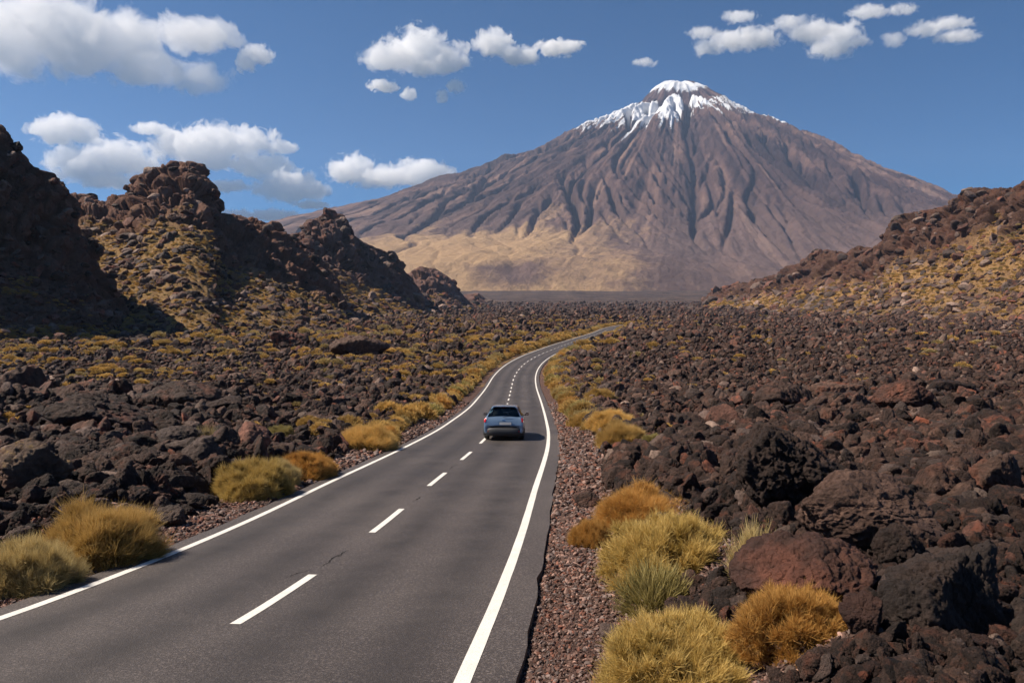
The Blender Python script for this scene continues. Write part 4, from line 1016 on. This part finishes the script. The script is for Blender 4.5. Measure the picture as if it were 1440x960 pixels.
def rbox(name, sx, sy, sz, m, parent, loc, rot=(0, 0, 0), bev=.015):
    bm = bmesh.new(); bmesh.ops.create_cube(bm, size=1); bmesh.ops.scale(bm, vec=(sx, sy, sz), verts=bm.verts)
    bmesh.ops.bevel(bm, geom=bm.edges[:], offset=bev, segments=2, affect='EDGES'); me = bpy.data.meshes.new(name); bm.to_mesh(me); bm.free(); me.materials.append(m)
    return put(name, me, parent, loc, rot)
def build_car():
    root = bpy.data.objects.new('car', None); COL.objects.link(root)
    tag(root, 'blue grey five door hatchback seen from behind, driving in the right lane', 'car')
    # body skin with window openings left out
    nu_, nv_ = 85, 41; V = []; F = []
    us = np.linspace(0, len(RG)-1.001, nu_); vs = np.linspace(0, 9.999, nv_)
    P = np.array([[S_(u, v) for v in vs] for u in us])
    full = np.concatenate([P, P[:, ::-1][:, 1:]*np.array([-1, 1, 1])], 1)
    F = grid_faces(nu_, full.shape[1])
    def is_open(u, v):
        if 3.35 < u < 4.95 and v > 7.15: return True                 # rear screen
        if 8.35 < u < 9.75 and v > 7.15: return True                 # windscreen
        if 4.75 < u < 9.2 and 5.15 < v < 6.75 and not (6.85 < u < 7.05): return True
        return False
    keep = []
    nc_ = full.shape[1]
    for f in F:
        ii = f//nc_; jj = f % nc_; u = us[ii].mean(); j = jj.mean(); j = j if j <= nv_-1 else 2*(nv_-1)-j; v = j/(nv_-1)*9.999
        if is_open(u, v): continue
        c = full[ii, jj].mean(0)
        if c[2] < .62 and abs(c[0]) > .6 and (math.hypot(c[1]-.78, c[2]-.31) < .345 or math.hypot(c[1]-3.33, c[2]-.31) < .345): continue
        keep.append(f)
    me = mesh_from('body', full.reshape(-1, 3), np.array(keep), M['car_paint'])
    bm = bmesh.new(); bm.from_mesh(me); bmesh.ops.recalc_face_normals(bm, faces=bm.faces); bmesh.ops.remove_doubles(bm, verts=bm.verts, dist=.001); bm.to_mesh(me); bm.free()
    body = put('body', me, root); sm_ = body.modifiers.new('thick', 'SOLIDIFY'); sm_.thickness = .02; sm_.offset = -1
    # windows
    both('rear_window', 3.22, 5.05, 7.0, 9.999, M['glass'], root, off_=.004)
    both('windscreen', 8.25, 9.85, 7.0, 9.999, M['glass'], root, off_=.004)
    for sd in (1, -1):
        panel('side_window', 4.65, 6.9, 5.05, 6.85, M['glass'], root, sd, 13, 7, off_=.003)
        panel('side_window', 7.0, 9.3, 5.05, 6.85, M['glass'], root, sd, 13, 7, off_=.003)
        panel('tail_light', 1.9, 3.05, 4.1, 6.55, M['red'], root, sd, 9, 8, off_=.018)
        panel('headlight', 11.3, 12.4, 3.9, 5.6, M['clearlens'], root, sd, 8, 6, off_=.012)
        dh = rbox('door_handle', .02, .16, .03, M['car_paint'], root, (.905*sd, 1.35, .80), bev=.008)
        dh = rbox('door_handle', .02, .16, .03, M['car_paint'], root, (.905*sd, 2.25, .79), bev=.008)
        mr = rbox('wing_mirror', .20, .10, .13, M['plastic'], root, (1.0*sd, 2.72, .99), (0, 0, .15*sd), bev=.035)
        rbox('mirror_glass', .15, .006, .09, M['chrome'], mr, (0, -.054, 0), bev=.002)
        rbox('mirror_arm', .12, .04, .03, M['plastic'], mr, (-.12*sd, .0, -.05), bev=.01)
        for yy in (.78, 3.33):
            wl_ = bpy.data.objects.new('wheel', None); COL.objects.link(wl_); wl_.parent = root; wl_.location = (.775*sd, yy, .31)
            pr_ = [(.20, -.09), (.28, -.105), (.305, -.085), (.312, -.05), (.312, .05), (.305, .085), (.28, .105), (.20, .09), (.20, -.09)]
            lathe('tyre', pr_, M['rubber'], wl_, (0, 0, 0))
            lathe('rim', [(.0, .05*sd), (.05, .07*sd), (.07, .045*sd), (.13, .05*sd), (.175, .075*sd), (.20, .09*sd), (.20, -.08*sd), (.0, -.08*sd)], M['alloy'], wl_, (0, 0, 0))
            # dark inner arch
            va = []; 
            for k in range(15):
                a = math.pi*k/14; 
                for h_ in (-.18, .075): va.append((h_*sd, .36*math.cos(a), .36*math.sin(a)))
            lo = put('wheel_arch', mesh_from('wheel_arch', va, [(2*k, 2*k+1, 2*k+3, 2*k+2) for k in range(14)], M['plastic']), root, (.78*sd, yy, .31))
    both('rear_bumper', .8, 2.1, 1.6, 3.55, M['plastic'], root, off_=.02) if False else None
    # lower rear bumper: dark moulded bar following the tail
    V = []; F = []
    prof = [(.0, .22), (.06, .235), (.085, .33), (.075, .47), (.03, .52), (-.02, .53)]
    for k in range(25):
        x = -1+2*k/24; xx = x*.885; yb = .02+.26*abs(x)**5
        for (d_, z_) in prof: V.append((xx, yb-d_, z_))
    F = grid_faces(25, len(prof)); bp_ = put('rear_bumper', mesh_from('rear_bumper', V, F, M['plastic']), root); sm_ = bp_.modifiers.new('thick', 'SOLIDIFY'); sm_.thickness = .03
    rbox('bumper_insert', .74, .02, .085, M['alloy'], bp_, (0, -.068, .43), bev=.008)
    rbox('reflector', .16, .015, .04, M['red'], bp_, (-.62, -.028, .40), bev=.004); rbox('reflector', .16, .015, .04, M['red'], bp_, (.62, -.028, .40), bev=.004)
    rbox('number_plate', .52, .015, .115, M['plate'], root, (0.08, -.022, .735), (-.06, 0, 0), .004)
    rbox('plate_recess', .60, .02, .17, M['car_paint'], root, (0.08, -.006, .74), (-.06, 0, 0), .01)
    em = rbox('emblem', .13, .014, .045, M['chrome'], root, (0, .045, .875), (-.25, 0, 0), .015)
    wv = rbox('rear_wiper', .36, .014, .018, M['plastic'], root, (.14, .085, 1.03), (-.4, -.12, 0), .005)
    rbox('brake_light', .26, .025, .02, M['red'], root, (0, .52, 1.43), (0, 0, 0), .006)
    rbox('spoiler', 1.04, .16, .025, M['car_paint'], root, (0, .53, 1.455), (.12, 0, 0), .012)
    rbox('underbody', 1.3, 3.6, .12, M['plastic'], root, (0, 2.05, .25), bev=.03)
    lathe('exhaust_pipe', [(.022, 0), (.028, 0), (.028, .15), (.022, .15)], M['chrome'], root, (-.5, .0, .22)).rotation_euler = (0, 0, R(90))
    # what shows through the rear screen
    for sx in (-.36, .36):
        st = rbox('front_seat', .46, .14, .62, M['seatcloth'], root, (sx, 2.1, .86), (-.2, 0, 0), .05); rbox('head_rest', .26, .09, .18, M['seatcloth'], st, (0, 0, .40), bev=.04)
    st = rbox('rear_seat', 1.26, .15, .52, M['seatcloth'], root, (0, 1.15, .78), (-.2, 0, 0), .05)
    for sx in (-.38, 0, .38): rbox('head_rest', .24, .08, .13, M['seatcloth'], st, (sx, 0, .31), bev=.03)
    rbox('dashboard', 1.4, .35, .2, M['seatcloth'], root, (0, 3.0, .84), bev=.05)
    an_ = rbox('aerial', .008, .008, .22, M['plastic'], root, (0, .78, 1.58), (-.5, 0, 0), .002)
    return root
car = build_car()
cy0 = 30.9; cx0 = at(708, 600, cy0).x
z1, z2 = float(zf(cy0+.6)), float(zf(cy0+3.4)); hd = math.atan2(-(.9), 40)
car.location = (cx0, cy0, float(zf(cy0+.1))+.004+.02); car.rotation_euler = (math.atan2(z2-z1, 2.8), 0, R(-2.0))

# ------------------------------------------------------------------ clouds
CD = 12500.
def cloud(name, label, puffs, dens=.009, amp=1.25, nscale=1/420., seed=0, soft=.13, D=CD, group='fair weather clouds'):
    """puffs: (px, py, rx px, ry px)"""
    L = []
    for (px, py, rx, ry) in puffs:
        p = at(px, py, D+random.uniform(-200, 200)); s_ = D/1000
        L.append((p, rx*s_, ry*s_))
    m = bpy.data.materials.new('cloud_%s' % name); m.use_nodes = True; n = m.node_tree; n.nodes.clear(); P = pos(n)
    best = None
    for (c, rx, rz_) in L:
        s1 = N(n, 'VectorMath', operation='SUBTRACT'); n.links.new(P, s1.inputs[0]); s1.inputs[1].default_value = c
        s2 = N(n, 'VectorMath', operation='DIVIDE'); n.links.new(s1.outputs[0], s2.inputs[0]); s2.inputs[1].default_value = (rx, max(rz_, rx*.6), rz_)
        ln = N(n, 'VectorMath', operation='LENGTH'); n.links.new(s2.outputs[0], ln.inputs[0])
        f = mth(n, 'SUBTRACT', 1.0, ln.outputs['Value'])
        best = f if best is None else mth(n, 'SMOOTH_MAX', best, f, .22)
    ad = N(n, 'VectorMath', operation='ADD'); n.links.new(P, ad.inputs[0]); ad.inputs[1].default_value = (seed*777., seed*311., 0)
    mr_ = sum(rz_ for _, _, rz_ in L)/len(L); nscale = 1/min(max(mr_*1.05, 130.), 400.); dens = dens/.011*2.0/mr_
    no = nz(n, ad.outputs[0], nscale, 8, .63, .5)
    fld = mth(n, 'ADD', best, mth(n, 'MULTIPLY', mth(n, 'SUBTRACT', no, .53), amp*2))
    d = mth(n, 'MULTIPLY', mth(n, 'DIVIDE', fld, soft, clamp=True), dens)
    v = N(n, 'VolumePrincipled'); n.links.new(d, v.inputs['Density']); v.inputs['Color'].default_value = (1, 1, 1, 1); v.inputs['Anisotropy'].default_value = 0.
    o_ = N(n, 'OutputMaterial'); n.links.new(v.outputs[0], o_.inputs['Volume'])
    bm = bmesh.new(); P_all = []
    for (c, rx, rz_) in L:
        ge = bmesh.ops.create_icosphere(bm, subdivisions=2, radius=1)
        for q_ in ge['verts']: q_.co = Vector((q_.co.x*rx*1.28, q_.co.y*max(rz_, rx*.6)*1.28, q_.co.z*rz_*1.34))+c
    pts_ = [v_.co.copy() for v_ in bm.verts]; bm.free(); bm = bmesh.new(); [bm.verts.new(c_) for c_ in pts_]
    hull = bmesh.ops.convex_hull(bm, input=bm.verts)
    bmesh.ops.delete(bm, geom=list({g for g in hull['geom_interior']+hull['geom_unused'] if isinstance(g, bmesh.types.BMVert)}), context='VERTS')
    bm.verts.ensure_lookup_table()
    for f in list(bm.faces):
        pass
    bmesh.ops.recalc_face_normals(bm, faces=bm.faces)
    cen = sum((c for c, _, _ in L), Vector())/len(L)
    for q_ in bm.verts: q_.co -= cen
    me = bpy.data.meshes.new('cloud'); bm.to_mesh(me); bm.free(); me.materials.append(m)
    m.cycles.volume_step_rate = .35 if hasattr(m.cycles, 'volume_step_rate') else 1
    o = put('cloud', me, loc=cen); tag(o, label, 'cloud', group); return o
CLOUDS = [
 ('big white cloud with grey folds filling the top left corner of the sky', [(20, 55, 62, 48), (78, 35, 78, 52), (150, 60, 70, 48), (200, 92, 62, 32), (262, 50, 66, 26), (318, 48, 26, 22), (285, 112, 40, 22), (110, 85, 50, 30)], dict(dens=.007, D=10600.)),
 ('small wispy cloud at the right tip of the top left cloud', [(358, 78, 26, 14), (345, 90, 14, 12)], dict(dens=.006, D=10600.)),
 ('small oval cloud alone above the left ridge', [(92, 184, 50, 21), (115, 190, 28, 14)], dict(D=16500.)),
 ('flat broad cloud low on the left, below the oval one', [(120, 230, 52, 24), (165, 222, 52, 26), (205, 238, 32, 16), (150, 255, 44, 12)], dict(D=16500.)),
 ('long white cloud above the rocky knob of the left hill', [(250, 205, 42, 22), (300, 205, 55, 30), (350, 200, 46, 22), (395, 206, 28, 10), (300, 228, 50, 12)], dict(D=16500.)),
 ('faint small cloud left of the long white one', [(212, 181, 26, 9), (235, 188, 18, 7)], dict(D=16500., dens=.005)),
 ('puffy cloud between the left hill and the volcano', [(372, 234, 42, 16), (405, 262, 50, 22), (430, 268, 36, 14)], dict(D=16500.)),
 ('low cloud sitting just above the left shoulder of the volcano', [(494, 238, 38, 22), (540, 250, 46, 16), (592, 244, 42, 20), (622, 242, 22, 10)], {}),
 ('thin low cloud peeking over the left ridge', [(320, 262, 30, 9), (300, 264, 20, 8)], dict(D=16500., dens=.006)),
 ('long low bank of cloud on the skyline right of the left hill', [(335, 304, 40, 9), (385, 303, 36, 9), (440, 288, 26, 6)], dict(D=16500., dens=.007)),
 ('white cumulus in the upper middle of the sky', [(550, 80, 42, 20), (590, 68, 42, 30), (625, 82, 38, 24), (600, 92, 30, 18)], {}),
 ('ragged cloud right of the upper middle cumulus', [(695, 62, 30, 20), (730, 78, 30, 14)], dict(dens=.009)),
 ('thin slanting cloud right of the ragged one', [(782, 68, 30, 11), (805, 64, 18, 7)], dict(dens=.007)),
 ('tiny oval cloud below the upper middle cumulus', [(538, 121, 21, 9)], {}),
 ('tiny wisp of cloud right of the tiny oval one', [(575, 133, 12, 9), (640, 121, 15, 10), (622, 136, 8, 10)], dict(dens=.006)),
 ('elongated cloud above the summit, right of centre', [(995, 68, 22, 12), (1030, 58, 36, 16), (1065, 54, 34, 17)], dict(dens=.0065, soft=.3)),
 ('larger soft cloud above and right of the summit', [(1110, 34, 26, 12), (1140, 46, 34, 18), (1180, 48, 36, 18), (1170, 68, 34, 16), (1205, 60, 20, 12)], dict(dens=.006, soft=.3)),
 ('faint streaky cloud above the elongated one', [(990, 46, 24, 9), (1040, 24, 26, 9)], dict(dens=.004, soft=.35)),
 ('faint streak of cloud at the top right', [(1222, 17, 34, 8), (1270, 14, 20, 8)], dict(dens=.0035, soft=.35)),
 ('pale wispy cloud in the top right corner', [(1300, 42, 26, 11), (1335, 34, 34, 9), (1345, 52, 34, 7)], dict(dens=.004, soft=.35)),
 ('small faint puff left of the top right wisp', [(1256, 56, 16, 13)], dict(dens=.0035, soft=.35)),
 ('short faint streak of cloud high above the volcano shoulder', [(905, 88, 18, 6)], dict(dens=.003, soft=.35)),
]
for k, (lab, puffs, kw) in enumerate(CLOUDS):
    cloud(str(k), lab, puffs, seed=k+1, **kw)

# ------------------------------------------------------------------ haze
hx, hy0, hy1, hz0, hz1 = 9300, -9300, 9300, -30., 1930.
V = [(x, y, z) for z in (hz0, hz1) for x, y in ((-hx, hy0), (hx, hy0), (hx, hy1), (-hx, hy1))]
me = mesh_from('haze', V, [(3, 2, 1, 0), (4, 5, 6, 7), (0, 1, 5, 4), (1, 2, 6, 5), (2, 3, 7, 6), (3, 0, 4, 7)], None, smooth=False)
mh = bpy.data.materials.new('haze_air'); mh.use_nodes = True; n = mh.node_tree; n.nodes.clear()
v = N(n, 'VolumePrincipled'); v.inputs['Density'].default_value = HAZE; v.inputs['Color'].default_value = (.50, .68, 1., 1); v.inputs['Anisotropy'].default_value = .2
o_ = N(n, 'OutputMaterial'); n.links.new(v.outputs[0], o_.inputs['Volume']); me.materials.append(mh)
tag(put('haze', me), kind='stuff')
